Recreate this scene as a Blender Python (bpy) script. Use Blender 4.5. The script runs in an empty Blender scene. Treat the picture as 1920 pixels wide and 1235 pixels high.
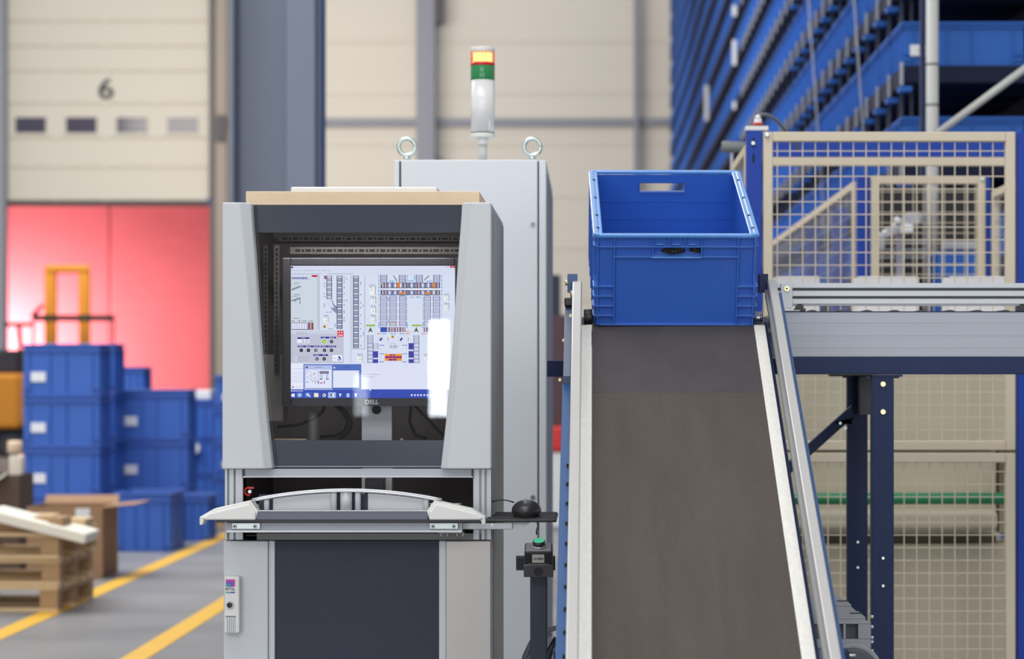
import bpy, bmesh, math, random
from mathutils import Vector, Matrix

# ---------------------------------------------------------------- camera, world, lights
S = bpy.context.scene
COL = S.collection
F = 4500.0            # focal length in pixels of the 1920 px wide frame
VX, VY = 1110.0, 700.0  # principal point: where the view axis meets the picture
H = 1.3               # eye height
cam_d = bpy.data.cameras.new('camera')
cam = bpy.data.objects.new('camera', cam_d)
COL.objects.link(cam)
cam.location = (0, 0, H)
cam.rotation_euler = (math.pi / 2, 0, 0)
cam_d.sensor_width = 36.0
cam_d.lens = F / 1920 * 36.0
cam_d.shift_x = -(VX - 960) / 1920
cam_d.shift_y = (VY - 617.5) / 1920
cam_d.clip_start = 0.1
cam_d.clip_end = 300
cam_d.dof.use_dof = True
cam_d.dof.focus_distance = 5.5
cam_d.dof.aperture_fstop = 4.2
cam_d.dof.aperture_blades = 0
S.camera = cam

S.view_settings.view_transform = 'Standard'
S.view_settings.look = 'None'
S.view_settings.gamma = 1
S.view_settings.exposure = 0.0
S.view_settings.use_curve_mapping = False
S.cycles.use_denoising = True
S.cycles.max_bounces = 8
S.cycles.transparent_max_bounces = 16
S.cycles.sample_clamp_indirect = 6

w = bpy.data.worlds.new('hall_daylight')
S.world = w
w.use_nodes = True
bg = w.node_tree.nodes['Background']
bg.inputs[0].default_value = (0.93, 0.96, 1.0, 1)
bg.inputs[1].default_value = 0.66


def area(name, loc, target, sx, sy, power, color=(1, 1, 1)):
    d = bpy.data.lights.new(name, 'AREA')
    d.shape = 'RECTANGLE'
    d.size, d.size_y = sx, sy
    d.energy = power
    d.color = color
    o = bpy.data.objects.new(name, d)
    COL.objects.link(o)
    o.location = loc
    v = Vector(target) - Vector(loc)
    o.rotation_euler = v.to_track_quat('-Z', 'Y').to_euler()
    return o


area('fill_over_line', (-1.5, 4.0, 7.5), (0, 6.0, 0.8), 5, 3, 260, (1.0, 0.98, 0.95))  # added overhead lamp giving direction to the even hall light
area('fill_over_aisle', (-3.5, 17, 9.5), (-3.2, 19, 0), 6, 8, 900, (1.0, 0.98, 0.94))  # added overhead lamp above the aisle, no skylight built
area('fill_far_hall', (-6.5, 36, 7.0), (-4.5, 46.5, 2.5), 9, 4, 1000, (1.0, 0.93, 0.82))  # added fill lamp that brightens the back wall and door
area('fill_behind_viewer', (-1.5, -4.0, 5.4), (-0.3, 6.5, 0.6), 7, 2.6, 260, (0.97, 0.98, 1.0))  # added fill lamp that brightens surfaces facing the camera
area('fill_left_rear', (-5.0, -7.8, 1.6), (-4.2, 5, 1.0), 3.2, 2.8, 220, (0.97, 0.98, 1.0))  # added low fill lamp for the lower fronts, no door here
area('fill_right_rear', (2.2, -7.8, 1.6), (1.5, 5, 1.0), 3.6, 2.8, 220, (0.97, 0.98, 1.0))  # second added low fill lamp, likewise without a door
area('daylight_on_rack', (-6, 14, 10), (1.5, 20, 4), 8, 8, 700, (0.95, 0.98, 1.0))
area('daylight_outside_left', (-13.7, 49.4, 0.9), (-11.6, 51, 1.4), 2.0, 2.2, 1250, (1.0, 0.98, 0.97))
area('daylight_outside_top', (-8, 47.6, 9.5), (-9.0, 51, 1.0), 5, 1.5, 60, (1.0, 0.97, 0.95))


# ---------------------------------------------------------------- materials
def lin(c):
    return tuple(((v / 255) / 12.92 if v / 255 <= 0.04045 else ((v / 255 + 0.055) / 1.055) ** 2.4) for v in c)


MATS = {}


def mat(name, rgb, rough=0.5, metal=0.0, var=0.06, scale=14.0, emit=0.0, alpha=1.0, trans=0.0, spec=0.5,
        stretch=(1, 1, 1), bump=0.0, coat=0.0, grain=0.0):
    if name in MATS:
        return MATS[name]
    m = bpy.data.materials.new(name)
    m.use_nodes = True
    nt = m.node_tree
    b = nt.nodes['Principled BSDF']
    col = lin(rgb)
    tc = nt.nodes.new('ShaderNodeTexCoord')
    mp = nt.nodes.new('ShaderNodeMapping')
    mp.inputs['Scale'].default_value = stretch
    nz = nt.nodes.new('ShaderNodeTexNoise')
    nz.inputs['Scale'].default_value = scale
    nz.inputs['Detail'].default_value = 5
    nt.links.new(tc.outputs['Object'], mp.inputs[0])
    nt.links.new(mp.outputs[0], nz.inputs['Vector'])
    mx = nt.nodes.new('ShaderNodeMix')
    mx.data_type = 'RGBA'
    mx.inputs[6].default_value = tuple(max(0, c * (1 - var)) for c in col) + (1,)
    mx.inputs[7].default_value = tuple(min(1, c * (1 + var)) for c in col) + (1,)
    nt.links.new(nz.outputs[0], mx.inputs[0])
    out = mx.outputs[2]
    if grain:
        g = nt.nodes.new('ShaderNodeTexNoise')
        g.inputs['Scale'].default_value = 420
        g.inputs['Detail'].default_value = 2
        nt.links.new(tc.outputs['Object'], g.inputs['Vector'])
        mr = nt.nodes.new('ShaderNodeMapRange')
        mr.inputs[1].default_value = 0.3
        mr.inputs[2].default_value = 0.7
        mr.inputs[3].default_value = 1 - grain
        mr.inputs[4].default_value = 1 + grain
        nt.links.new(g.outputs[0], mr.inputs[0])
        vm = nt.nodes.new('ShaderNodeVectorMath')
        vm.operation = 'SCALE'
        nt.links.new(out, vm.inputs[0])
        nt.links.new(mr.outputs[0], vm.inputs['Scale'])
        out = vm.outputs[0]
    nt.links.new(out, b.inputs['Base Color'])
    b.inputs['Roughness'].default_value = rough
    b.inputs['Metallic'].default_value = metal
    b.inputs['Specular IOR Level'].default_value = spec
    b.inputs['Coat Weight'].default_value = coat
    b.inputs['Transmission Weight'].default_value = trans
    b.inputs['Alpha'].default_value = alpha
    if bump:
        bp = nt.nodes.new('ShaderNodeBump')
        bp.inputs['Strength'].default_value = bump
        bp.inputs['Distance'].default_value = 0.002
        nt.links.new(nz.outputs[0], bp.inputs['Height'])
        nt.links.new(bp.outputs[0], b.inputs['Normal'])
    if emit:
        b.inputs['Emission Color'].default_value = col + (1,)
        b.inputs['Emission Strength'].default_value = emit
    MATS[name] = m
    return m


M_case = mat('light_grey_powder_coat', (190, 194, 197), 0.45, scale=300, var=0.025)
M_case_back = mat('grey_cabinet_paint', (212, 217, 222), 0.5, scale=300, var=0.025)
M_cap = mat('white_grey_plastic', (214, 214, 210), 0.45, var=0.02)
M_alu = mat('anodised_aluminium', (160, 164, 173), 0.45, metal=0.15, stretch=(0.3, 0.3, 60), scale=6, var=0.07)
M_alu_bright = mat('bright_aluminium', (196, 197, 202), 0.3, metal=0.5, var=0.03)
M_steel_matt = mat('galvanised_steel', (158, 160, 162), 0.4, metal=0.7, scale=40, var=0.1)
M_side_mesh = mat('shaded_side_sheet', (172, 171, 168), 0.6, scale=400, var=0.08)  # shade of the terminal's side put into this sheet's colour
M_dark = mat('anthracite_panel', (50, 54, 66), 0.6, scale=5, var=0.05, spec=0.25, grain=0.12)
M_dark_gloss = mat('anthracite_print_on_glass', (54, 60, 72), 0.16, scale=50, var=0.03)
M_bar = mat('slate_grey_bar', (96, 97, 112), 0.5, var=0.03)
M_black = mat('black_plastic', (30, 31, 35), 0.4, var=0.1)
M_blacksat = mat('satin_black_plastic', (46, 44, 46), 0.35, var=0.1)
M_inner = mat('shade_dark_interior', (88, 80, 78), 0.6, scale=150, var=0.2)  # shade inside the cabinet put into the dark colour
M_rail_dark = mat('perforated_rail_steel', (82, 77, 72), 0.5, metal=0.3, var=0.1)
M_hole = mat('hole_black', (14, 14, 16), 0.8)
M_recess = mat('frosted_tray_plastic', (186, 188, 192), 0.55, scale=120, var=0.05)
M_zinc = mat('zinc_plated_steel', (190, 202, 198), 0.3, metal=0.75, scale=30, var=0.12)
M_chrome = mat('chrome', (225, 228, 232), 0.12, metal=1.0, var=0.05)
M_yellow_zinc = mat('yellow_zinc_bolt', (205, 195, 150), 0.3, metal=0.8, var=0.1)
M_card = mat('cardboard', (220, 196, 166), 0.8, scale=60, var=0.06)
M_card_dark = mat('brown_cardboard', (158, 124, 94), 0.85, scale=30, var=0.12)
M_wood = mat('raw_pallet_wood', (204, 176, 136), 0.8, scale=5, var=0.25, stretch=(0.6, 6, 6))
M_wood2 = mat('darker_pallet_wood', (164, 132, 96), 0.8, scale=5, var=0.3, stretch=(0.6, 6, 6))
M_pale = mat('pale_board', (232, 226, 210), 0.6, var=0.03)
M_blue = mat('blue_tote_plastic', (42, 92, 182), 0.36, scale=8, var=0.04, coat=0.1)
M_blue_lit_ribs = mat('blue_tote_rib_lit', (50, 104, 194), 0.28, scale=8, var=0.04, coat=0.4)  # tote blue lightened, light on the ribs put into the colour
M_blue_lit_rim = mat('blue_tote_rim_lit', (70, 136, 208), 0.22, scale=8, var=0.04, coat=0.8)  # tote blue lightened further, reflected light put into the rim colour
M_blue_bin = mat('blue_storage_bin_plastic', (38, 96, 178), 0.5, scale=3, var=0.12, spec=0.3)
M_blue_floor = mat('blue_floor_bin_plastic', (52, 96, 180), 0.45, scale=4, var=0.08)
M_post = mat('blue_fence_post_paint', (24, 62, 156), 0.55, var=0.03, spec=0.3)
M_navy = mat('navy_painted_steel', (16, 36, 76), 0.5, scale=20, var=0.06, spec=0.3)
M_navy_light = mat('blue_side_channel_paint', (42, 82, 132), 0.35, scale=20, var=0.06)
M_slate_ch = mat('slate_blue_bracket_paint', (96, 108, 130), 0.4, var=0.06)
M_beige = mat('beige_fence_paint', (204, 192, 170), 0.5, scale=30, var=0.03)
M_beige_sheet = mat('beige_sheet_panel', (196, 187, 165), 0.55, scale=8, var=0.04)
M_belt = mat('grey_belt_rubber', (77, 70, 66), 0.85, scale=5.0, var=0.22, stretch=(4, 0.5, 0.5), spec=0.3, grain=0.16)
M_belt_top = mat('blue_grey_belt_rubber', (70, 66, 68), 0.8, scale=7, var=0.2, stretch=(2, 1, 1), spec=0.3, grain=0.16)
M_strip = mat('worn_white_slide_strip', (226, 224, 217), 0.55, scale=45, var=0.12, stretch=(2.5, 1, 1), bump=0.6)
M_guide = mat('grey_guide_rail_aluminium', (186, 184, 182), 0.38, metal=0.35, scale=6, var=0.05)
M_guide_light = mat('light_guide_profile', (184, 188, 192), 0.4, metal=0.2, var=0.03)
M_guide_groove = mat('dark_groove', (80, 84, 90), 0.6)
M_motor = mat('grey_motor_housing', (142, 145, 150), 0.5, scale=100, var=0.05)
M_green = mat('green_pipe', (46, 142, 96), 0.4, var=0.05)
M_white = mat('white_plastic', (226, 227, 230), 0.5, var=0.02)
M_btn = mat('green_button', (70, 190, 145), 0.3)
M_red = mat('red_plastic', (196, 34, 34), 0.35)
M_orange = mat('orange_paint', (206, 134, 30), 0.45, var=0.04)
M_rackbeam = mat('navy_rack_tray', (20, 28, 54), 0.6, var=0.1, spec=0.2)
M_rackgrey = mat('grey_rack_steel', (158, 162, 174), 0.4, metal=0.3, var=0.05)
M_pole = mat('pale_grey_tube', (190, 190, 186), 0.45, var=0.03)
M_wall = mat('cream_wall_panel', (203, 197, 187), 0.7, scale=1.4, var=0.04, stretch=(0.15, 1, 3))
M_wall_trim = mat('grey_wall_steel', (128, 130, 142), 0.6)
M_wall_brown = mat('brown_grey_wall', (150, 138, 130), 0.7)
M_col = mat('blue_grey_column_paint', (126, 134, 152), 0.55, scale=2, var=0.04)
M_doorp = mat('cream_door_panel', (200, 195, 184), 0.6, var=0.02)
M_doorseam = mat('door_joint', (184, 176, 158), 0.6)
M_doorwin = mat('dark_door_glazing', (66, 62, 82), 0.12, var=0.1)
M_doordark = mat('rubber_seal', (60, 56, 58), 0.7)
M_red_tarp = mat('red_lorry_tarpaulin', (190, 82, 88), 0.65, scale=1.5, var=0.14, stretch=(1, 1, 3))
M_glass_lens = mat('clear_lens', (236, 236, 236), 0.12, alpha=0.72, var=0.02, stretch=(30, 30, 0.1), scale=8)
M_floor_line = mat('yellow_floor_paint', (222, 172, 52), 0.5, scale=6, var=0.08)
M_pink = mat('logo_magenta', (190, 50, 140), 0.5)
M_cyan = mat('logo_cyan', (60, 130, 180), 0.5)
M_purple = mat('logo_violet', (90, 70, 170), 0.5)
M_teal = mat('logo_teal', (70, 170, 150), 0.5)
M_ink = mat('dark_ink', (44, 44, 60), 0.6)
M_grey_text = mat('silver_lettering', (225, 225, 228), 0.4)
M_lcd_plate = mat('pale_label_plate', (176, 172, 166), 0.5)
M_rubber_grey = mat('grey_hose_rubber', (112, 118, 120), 0.55)


def floor_material():
    m = bpy.data.materials.new('grey_sealed_concrete')
    m.use_nodes = True
    nt = m.node_tree
    b = nt.nodes['Principled BSDF']
    tc = nt.nodes.new('ShaderNodeTexCoord')
    n1 = nt.nodes.new('ShaderNodeTexNoise')
    n1.inputs['Scale'].default_value = 1.2
    n1.inputs['Detail'].default_value = 8
    nt.links.new(tc.outputs['Object'], n1.inputs['Vector'])
    r = nt.nodes.new('ShaderNodeValToRGB')
    r.color_ramp.elements[0].position = 0.3
    r.color_ramp.elements[0].color = lin((112, 111, 113)) + (1,)
    r.color_ramp.elements[1].position = 0.7
    r.color_ramp.elements[1].color = lin((140, 138, 139)) + (1,)
    nt.links.new(n1.outputs[0], r.inputs[0])
    nt.links.new(r.outputs[0], b.inputs['Base Color'])
    b.inputs['Roughness'].default_value = 0.42
    return m


def glass_material():
    m = bpy.data.materials.new('tinted_door_glass')
    m.use_nodes = True
    nt = m.node_tree
    nt.nodes.remove(nt.nodes['Principled BSDF'])
    out = nt.nodes['Material Output']
    t = nt.nodes.new('ShaderNodeBsdfTransparent')
    t.inputs[0].default_value = (0.86, 0.87, 0.89, 1)
    g = nt.nodes.new('ShaderNodeBsdfGlossy')
    g.inputs['Roughness'].default_value = 0.01
    fr = nt.nodes.new('ShaderNodeFresnel')
    fr.inputs['IOR'].default_value = 1.45
    mx = nt.nodes.new('ShaderNodeMixShader')
    nt.links.new(fr.outputs[0], mx.inputs[0])
    nt.links.new(t.outputs[0], mx.inputs[1])
    nt.links.new(g.outputs[0], mx.inputs[2])
    nt.links.new(mx.outputs[0], out.inputs[0])
    return m


def emit_material(name, rgb, strength):
    m = bpy.data.materials.new(name)
    m.use_nodes = True
    nt = m.node_tree
    nt.nodes.remove(nt.nodes['Principled BSDF'])
    e = nt.nodes.new('ShaderNodeEmission')
    e.inputs[0].default_value = lin(rgb) + (1,)
    e.inputs[1].default_value = strength
    nt.links.new(e.outputs[0], nt.nodes['Material Output'].inputs[0])
    return m


def lens_material(name, rgb, clear, tint):
    m = bpy.data.materials.new(name)
    m.use_nodes = True
    nt = m.node_tree
    b = nt.nodes['Principled BSDF']
    b.inputs['Base Color'].default_value = lin(rgb) + (1,)
    b.inputs['Roughness'].default_value = 0.15
    t = nt.nodes.new('ShaderNodeBsdfTransparent')
    t.inputs[0].default_value = tint + (1,)
    mx = nt.nodes.new('ShaderNodeMixShader')
    mx.inputs[0].default_value = clear
    nt.links.new(b.outputs[0], mx.inputs[1])
    nt.links.new(t.outputs[0], mx.inputs[2])
    nt.links.new(mx.outputs[0], nt.nodes['Material Output'].inputs[0])
    return m


M_floor = floor_material()
M_glass = glass_material()
M_window_light = emit_material('daylight_in_window', (245, 250, 255), 30)
M_lamp = emit_material('lit_lamp_filament', (255, 236, 160), 2.6)
M_redlens = lens_material('red_lens', (232, 30, 60), 0.62, (1.0, 0.8, 0.62))
M_redlens_solid = mat('red_lens_ring', (205, 26, 34), 0.2)
M_greenlens = mat('green_lens', (34, 128, 72), 0.2, var=0.15, stretch=(40, 40, 0.1), scale=8)


# ---------------------------------------------------------------- mesh helpers
ORG = {}


def P(x, y, D):
    """world point seen at picture pixel x, y at distance D"""
    return Vector(((x - VX) * D / F, D, H - (y - VY) * D / F))


def X(x, D):
    return (x - VX) * D / F


def Z(y, D):
    return H - (y - VY) * D / F


class MB:
    def __init__(s):
        s.v, s.f, s.mi, s.m, s.sm, s.smooth = [], [], [], 0, [], False

    def face(s, idx):
        s.f.append(tuple(idx))
        s.mi.append(s.m)
        s.sm.append(s.smooth)

    def add(s, verts, faces):
        n = len(s.v)
        s.v += [Vector(p) for p in verts]
        for f in faces:
            s.face([n + i for i in f])
        return s

    def box(s, x0, x1, y0, y1, z0, z1):
        x0, x1 = sorted((x0, x1)); y0, y1 = sorted((y0, y1)); z0, z1 = sorted((z0, z1))
        return s.add([(x0, y0, z0), (x1, y0, z0), (x1, y1, z0), (x0, y1, z0),
                      (x0, y0, z1), (x1, y0, z1), (x1, y1, z1), (x0, y1, z1)],
                     [(0, 3, 2, 1), (4, 5, 6, 7), (0, 1, 5, 4), (1, 2, 6, 5), (2, 3, 7, 6), (3, 0, 4, 7)])

    def pbox(s, px0, px1, py0, py1, D, depth):
        """box whose front face fills a pixel rectangle at distance D"""
        return s.box(X(px0, D), X(px1, D), D, D + depth, Z(py1, D), Z(py0, D))

    def prism(s, pts, y0, y1):
        """polygon in x,z pushed along y"""
        n = len(pts)
        a = sum(pts[i][0] * pts[(i + 1) % n][1] - pts[(i + 1) % n][0] * pts[i][1] for i in range(n))
        if a < 0:
            pts = pts[::-1]
        v = [(p[0], y0, p[1]) for p in pts] + [(p[0], y1, p[1]) for p in pts]
        f = [tuple(range(n)), tuple(range(2 * n - 1, n - 1, -1))]
        f += [(i, n + i, n + (i + 1) % n, (i + 1) % n) for i in range(n)]
        return s.add(v, f)

    def pprism(s, pts, D, depth):
        return s.prism([(X(a, D), Z(b, D)) for a, b in pts], D, D + depth)

    def yzprism(s, pts, x0, x1):
        """polygon in y,z pushed along x"""
        n = len(pts)
        a = sum(pts[i][0] * pts[(i + 1) % n][1] - pts[(i + 1) % n][0] * pts[i][1] for i in range(n))
        if a < 0:
            pts = pts[::-1]
        v = [(x0, p[0], p[1]) for p in pts] + [(x1, p[0], p[1]) for p in pts]
        f = [tuple(range(n - 1, -1, -1)), tuple(range(n, 2 * n))]
        f += [(i, (i + 1) % n, n + (i + 1) % n, n + i) for i in range(n)]
        return s.add(v, f)

    def cyl(s, p0, p1, r, n=16, r1=None, caps=True):
        p0, p1 = Vector(p0), Vector(p1)
        r1 = r if r1 is None else r1
        ax = (p1 - p0).normalized()
        u = ax.orthogonal().normalized()
        w_ = ax.cross(u)
        v = []
        for p, rr in ((p0, r), (p1, r1)):
            for i in range(n):
                a = 2 * math.pi * i / n
                v.append(p + (u * math.cos(a) + w_ * math.sin(a)) * rr)
        k = len(s.v)
        s.v += v
        old = s.smooth
        s.smooth = True
        for i in range(n):
            s.face((k + i, k + (i + 1) % n, k + n + (i + 1) % n, k + n + i))
        s.smooth = old
        if caps:
            s.face([k + i for i in range(n - 1, -1, -1)])
            s.face([k + n + i for i in range(n)])
        return s

    def tube(s, pts, r, n=10):
        pts = [Vector(p) for p in pts]
        k = len(s.v)
        up = None
        for i, p in enumerate(pts):
            a = pts[max(0, i - 1)]
            b = pts[min(len(pts) - 1, i + 1)]
            t = (b - a).normalized()
            if up is None:
                up = t.orthogonal().normalized()
            up = (up - t * up.dot(t)).normalized()
            w_ = t.cross(up)
            for j in range(n):
                a_ = 2 * math.pi * j / n
                s.v.append(p + (up * math.cos(a_) + w_ * math.sin(a_)) * r)
        old = s.smooth
        s.smooth = True
        for i in range(len(pts) - 1):
            for j in range(n):
                s.face((k + i * n + j, k + i * n + (j + 1) % n, k + (i + 1) * n + (j + 1) % n, k + (i + 1) * n + j))
        s.smooth = old
        s.face([k + j for j in range(n - 1, -1, -1)])
        s.face([k + (len(pts) - 1) * n + j for j in range(n)])
        return s

    def sweep(s, path, prof):
        """profile (x offset, z offset) carried along a path of points in space, no turning"""
        n = len(prof)
        k = len(s.v)
        for p in path:
            for a, b in prof:
                s.v.append(Vector((p[0] + a, p[1], p[2] + b)))
        for i in range(len(path) - 1):
            for j in range(n):
                s.face((k + i * n + j, k + i * n + (j + 1) % n, k + (i + 1) * n + (j + 1) % n, k + (i + 1) * n + j))
        s.face([k + j for j in range(n - 1, -1, -1)])
        s.face([k + (len(path) - 1) * n + j for j in range(n)])
        return s

    def text(s, body, x0, x1, z0, z1, y, bold=0.0, extr=0.0):
        cu = bpy.data.curves.new('lettering', 'FONT')
        cu.body = body
        cu.offset = bold
        ob = bpy.data.objects.new('lettering', cu)
        COL.objects.link(ob)
        dg = bpy.context.evaluated_depsgraph_get()
        me = bpy.data.meshes.new_from_object(ob.evaluated_get(dg))
        vs = [v.co.copy() for v in me.vertices]
        fs = [tuple(p.vertices) for p in me.polygons]
        bpy.data.objects.remove(ob)
        bpy.data.curves.remove(cu)
        bpy.data.meshes.remove(me)
        ax0, ax1 = min(v.x for v in vs), max(v.x for v in vs)
        az0, az1 = min(v.y for v in vs), max(v.y for v in vs)
        out = [(x0 + (v.x - ax0) / (ax1 - ax0) * (x1 - x0), y, z0 + (v.y - az0) / (az1 - az0) * (z1 - z0)) for v in vs]
        return s.add(out, fs)

    def build(s, name, mats, parent=None, bevel=0.0, seg=2, org=None):
        if not isinstance(mats, (list, tuple)):
            mats = [mats]
        if parent is not None:
            org = ORG.get(parent.name, Vector((0, 0, 0)))
        elif org is None:
            xs = [v.x for v in s.v]; ys = [v.y for v in s.v]; zs = [v.z for v in s.v]
            org = Vector(((min(xs) + max(xs)) / 2, (min(ys) + max(ys)) / 2, min(zs)))
        org = Vector(org)
        me = bpy.data.meshes.new(name)
        me.from_pydata([tuple(v - org) for v in s.v], [], s.f)
        for m in mats:
            me.materials.append(m)
        me.polygons.foreach_set('material_index', s.mi)
        me.polygons.foreach_set('use_smooth', s.sm)
        me.update()
        o = bpy.data.objects.new(name, me)
        COL.objects.link(o)
        if parent is not None:
            o.parent = parent
        else:
            o.location = org
        ORG[o.name] = org
        if bevel:
            bv = o.modifiers.new('edge', 'BEVEL')
            bv.width = bevel
            bv.segments = seg
            bv.limit_method = 'ANGLE'
            bv.angle_limit = math.radians(40)
        return o


def tag(o, label, cat=None, group=None, kind=None):
    if label:
        o['label'] = label
    if cat:
        o['category'] = cat
    if group:
        o['group'] = group
    if kind:
        o['kind'] = kind
    return o


def thing(name, label, cat, loc=(0, 0, 0), group=None, local=False, rot=(0, 0, 0)):
    o = bpy.data.objects.new(name, None)
    COL.objects.link(o)
    o.location = loc
    o.rotation_euler = rot
    o.empty_display_size = 0.1
    ORG[o.name] = Vector((0, 0, 0)) if local else Vector(loc)
    return tag(o, label, cat, group)


def structure(o, label=None):
    return tag(o, label, kind='structure')


def copy_tree(o, parent=None):
    c = o.copy()
    COL.objects.link(c)
    if parent is not None:
        c.parent = parent
    for ch in [k for k in bpy.data.objects if k.parent == o]:
        copy_tree(ch, c)
    return c


def arc(cx, cz, r, a0, a1, n):
    return [(cx + r * math.cos(a0 + (a1 - a0) * i / n), cz + r * math.sin(a0 + (a1 - a0) * i / n)) for i in range(n + 1)]


def lerp(a, b, t):
    return a + (b - a) * t


def interp(tab, y):
    for (y0, x0), (y1, x1) in zip(tab, tab[1:]):
        if y <= y1:
            return lerp(x0, x1, (y - y0) / (y1 - y0))
    return tab[-1][1]


# ---------------------------------------------------------------- the setting
floor = MB().box(-30, 22, -10, 58, -0.1, 0.0)
floor = floor.build('floor', M_floor, org=(0, 0, 0))
structure(floor)
for nm, xc, y0, y1 in (('painted_line', -2.945, 3.0, 44.0), ('painted_line', -2.085, 3.0, 44.0)):
    MB().box(xc - 0.06, xc + 0.06, y0, y1, 0.0, 0.003).build(nm, M_floor_line, floor)

DW = 46.5
wl = MB()
xl, xr = X(8, DW), X(398, DW)
wl.box(-28, xl, DW, DW + 0.3, 0, 22)
wl.box(xr, 20, DW, DW + 0.3, 0, 22)
wl.box(xl, xr, DW, DW + 0.3, Z(-40, DW), 22)
wl.m = 1
for i in range(22):
    z = 0.7 + i
    wl.box(xr, 20, DW - 0.012, DW, z, z + 0.03)
wl.build('wall_back', [M_wall, mat('panel_joint', (190, 184, 174), 0.7)], org=(0, DW, 0))['kind'] = 'structure'


def trim(n, px0, px1, py0, py1, D, depth, m, bevel=0):
    o = MB().pbox(px0, px1, py0, py1, D, depth).build('trim_%d' % n, m, bevel=bevel)
    o['kind'] = 'structure'
    return o


zb = 830
trim(1, 780, 815, -60, zb, DW - 0.5, 0.35, M_wall_trim)
trim(2, 426, 1300, 221, 236, DW - 0.13, 0.1, M_wall_trim)
trim(3, 1189, 1198, -60, zb, DW - 0.3, 0.15, M_wall_trim)
trim(4, 404, 424, -60, zb, DW - 0.6, 0.3, M_wall_brown)
trim(5, 393, 404, -60, zb, DW - 0.3, 0.28, mat('dark_door_track', (84, 84, 86), 0.6))
trim(6, -2, 9, -60, zb, DW - 0.3, 0.28, mat('grey_door_track', (130, 134, 146), 0.6))
o = MB()
o.pbox(815, 830, -20, 42, DW - 0.45, 0.3)
o.pprism([(815, 285), (830, 300), (838, 330), (815, 330)], DW - 0.45, 0.3)
o.pbox(405, 420, 215, 262, DW - 0.8, 0.15)
o = o.build('trim_7', mat('dark_bracket_steel', (72, 68, 74), 0.6)); o['kind'] = 'structure'

# big blue-grey steel column behind the terminal
DC = 14.0
cm = MB()
cm.box(X(430, DC), X(438, DC), DC, DC + 0.34, 0, 9)
cm.box(X(438, DC), X(540, DC), DC + 0.20, DC + 0.24, 0, 9)
cm.box(X(538, DC), X(592, DC), DC - 0.02, DC + 0.34, 0, 9)
cm.box(X(592, DC), X(599, DC), DC + 0.06, DC + 0.34, 0, 9)
cm = cm.build('trim_8', M_col, bevel=0.006); cm['kind'] = 'structure'

# sectional door, number 6, half open
dd = thing('door_1', None, None, (X(200, DW), DW, 0))
dd['kind'] = 'structure'
seams = [-40, 40, 87, 134, 195, 259, 315, 377]
for i, (a, b) in enumerate(zip(seams, seams[1:])):
    p = MB().pbox(10, 392, a + 1.5, b - 1.5, DW + 0.03, 0.06)
    p.m = 1
    p.pbox(10, 392, b - 2.5, b + 2.5, DW + 0.05, 0.03)
    p.m = 0
    for hx in (104, 198, 292):
        p.pbox(hx - 4, hx + 4, b - 4, b + 5, DW + 0.02, 0.03)
    po = p.build('door_panel', [M_doorp, M_doorseam], dd, bevel=0.01)
    if i == 4:
        for wx in (26, 121, 216, 311):
            f_ = MB().pbox(wx - 2, wx + 64, 214, 255, DW + 0.015, 0.02).build('window_frame', M_doorp, po, bevel=0.01)
            MB().pbox(wx + 3, wx + 60, 220, 249, DW + 0.008, 0.01).build('window_pane', M_doorwin, po)
MB().pbox(8, 394, 376, 386, DW - 0.0, 0.12).build('bottom_seal', M_doordark, dd)
t6 = MB().text('6', X(184, DW), X(213, DW), Z(186, DW), Z(146, DW), DW + 0.025, bold=0.02)
t6.build('door_number', M_ink, dd)
for bx in (3, 390):
    MB().pbox(bx, bx + 11, 370, 383, DW - 0.05, 0.08).build('corner_roller', M_post, dd)

# wall behind the camera with daylight windows (mirrored in the terminal's glass)
wf = MB()
YF = -8.0
wins = [(-1.28, -1.125, 0.965, 1.72, 26), (-1.87, -1.755, 0.97, 1.29, 7), (-1.06, -1.0, 0.62, 0.98, 2.2), (-2.22, -2.16, 0.6, 0.98, 1.6)]
# door glass reflection: mirrored x stays, wall stands behind the viewer
xs = sorted(set([-9, 7] + [a for w_ in wins for a in (w_[0], w_[1])]))
for a, b in zip(xs, xs[1:]):
    hit = [w_ for w_ in wins if abs(w_[0] - a) < 1e-6]
    if hit:
        wf.box(a, b, YF - 0.2, YF, 0, hit[0][2])
        wf.box(a, b, YF - 0.2, YF, hit[0][3], 7)
    else:
        wf.box(a, b, YF - 0.2, YF, 0, 7)
wf.build('wall_front', mat('pale_hall_wall', (196, 194, 190), 0.8))['kind'] = 'structure'
for i, (a, b, c, d, st) in enumerate(wins):
    wo = MB().box(a, b, YF - 0.12, YF - 0.10, c, d)
    wo = wo.build('window_%d' % (i + 1), emit_material('daylight_pane_%d' % i, (240, 248, 255), st))
    wo['kind'] = 'structure'

# red lorry tarpaulin outside the door
DT = 51.0
lt = thing('lorry_trailer', 'red tarpaulin side of a lorry outside the half open door 6', 'lorry', (X(200, DT), DT, 0))
tp = MB().box(X(-260, DT), X(205, DT), DT, DT + 2.4, 0.55, 5.6)
tp.box(X(207, DT), X(620, DT), DT, DT + 2.4, 0.55, 5.6)
tp.build('tarpaulin', M_red_tarp, lt, bevel=0.02)
MB().box(X(-260, DT), X(620, DT), DT + 0.02, DT + 2.3, 0.3, 0.55).build('chassis', M_black, lt)
for wx in (-200, -60, 420, 560):
    MB().cyl((X(wx, DT), DT + 0.1, 0.45), (X(wx, DT), DT + 0.4, 0.45), 0.45, 24).build('wheel', M_black, lt)

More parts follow.
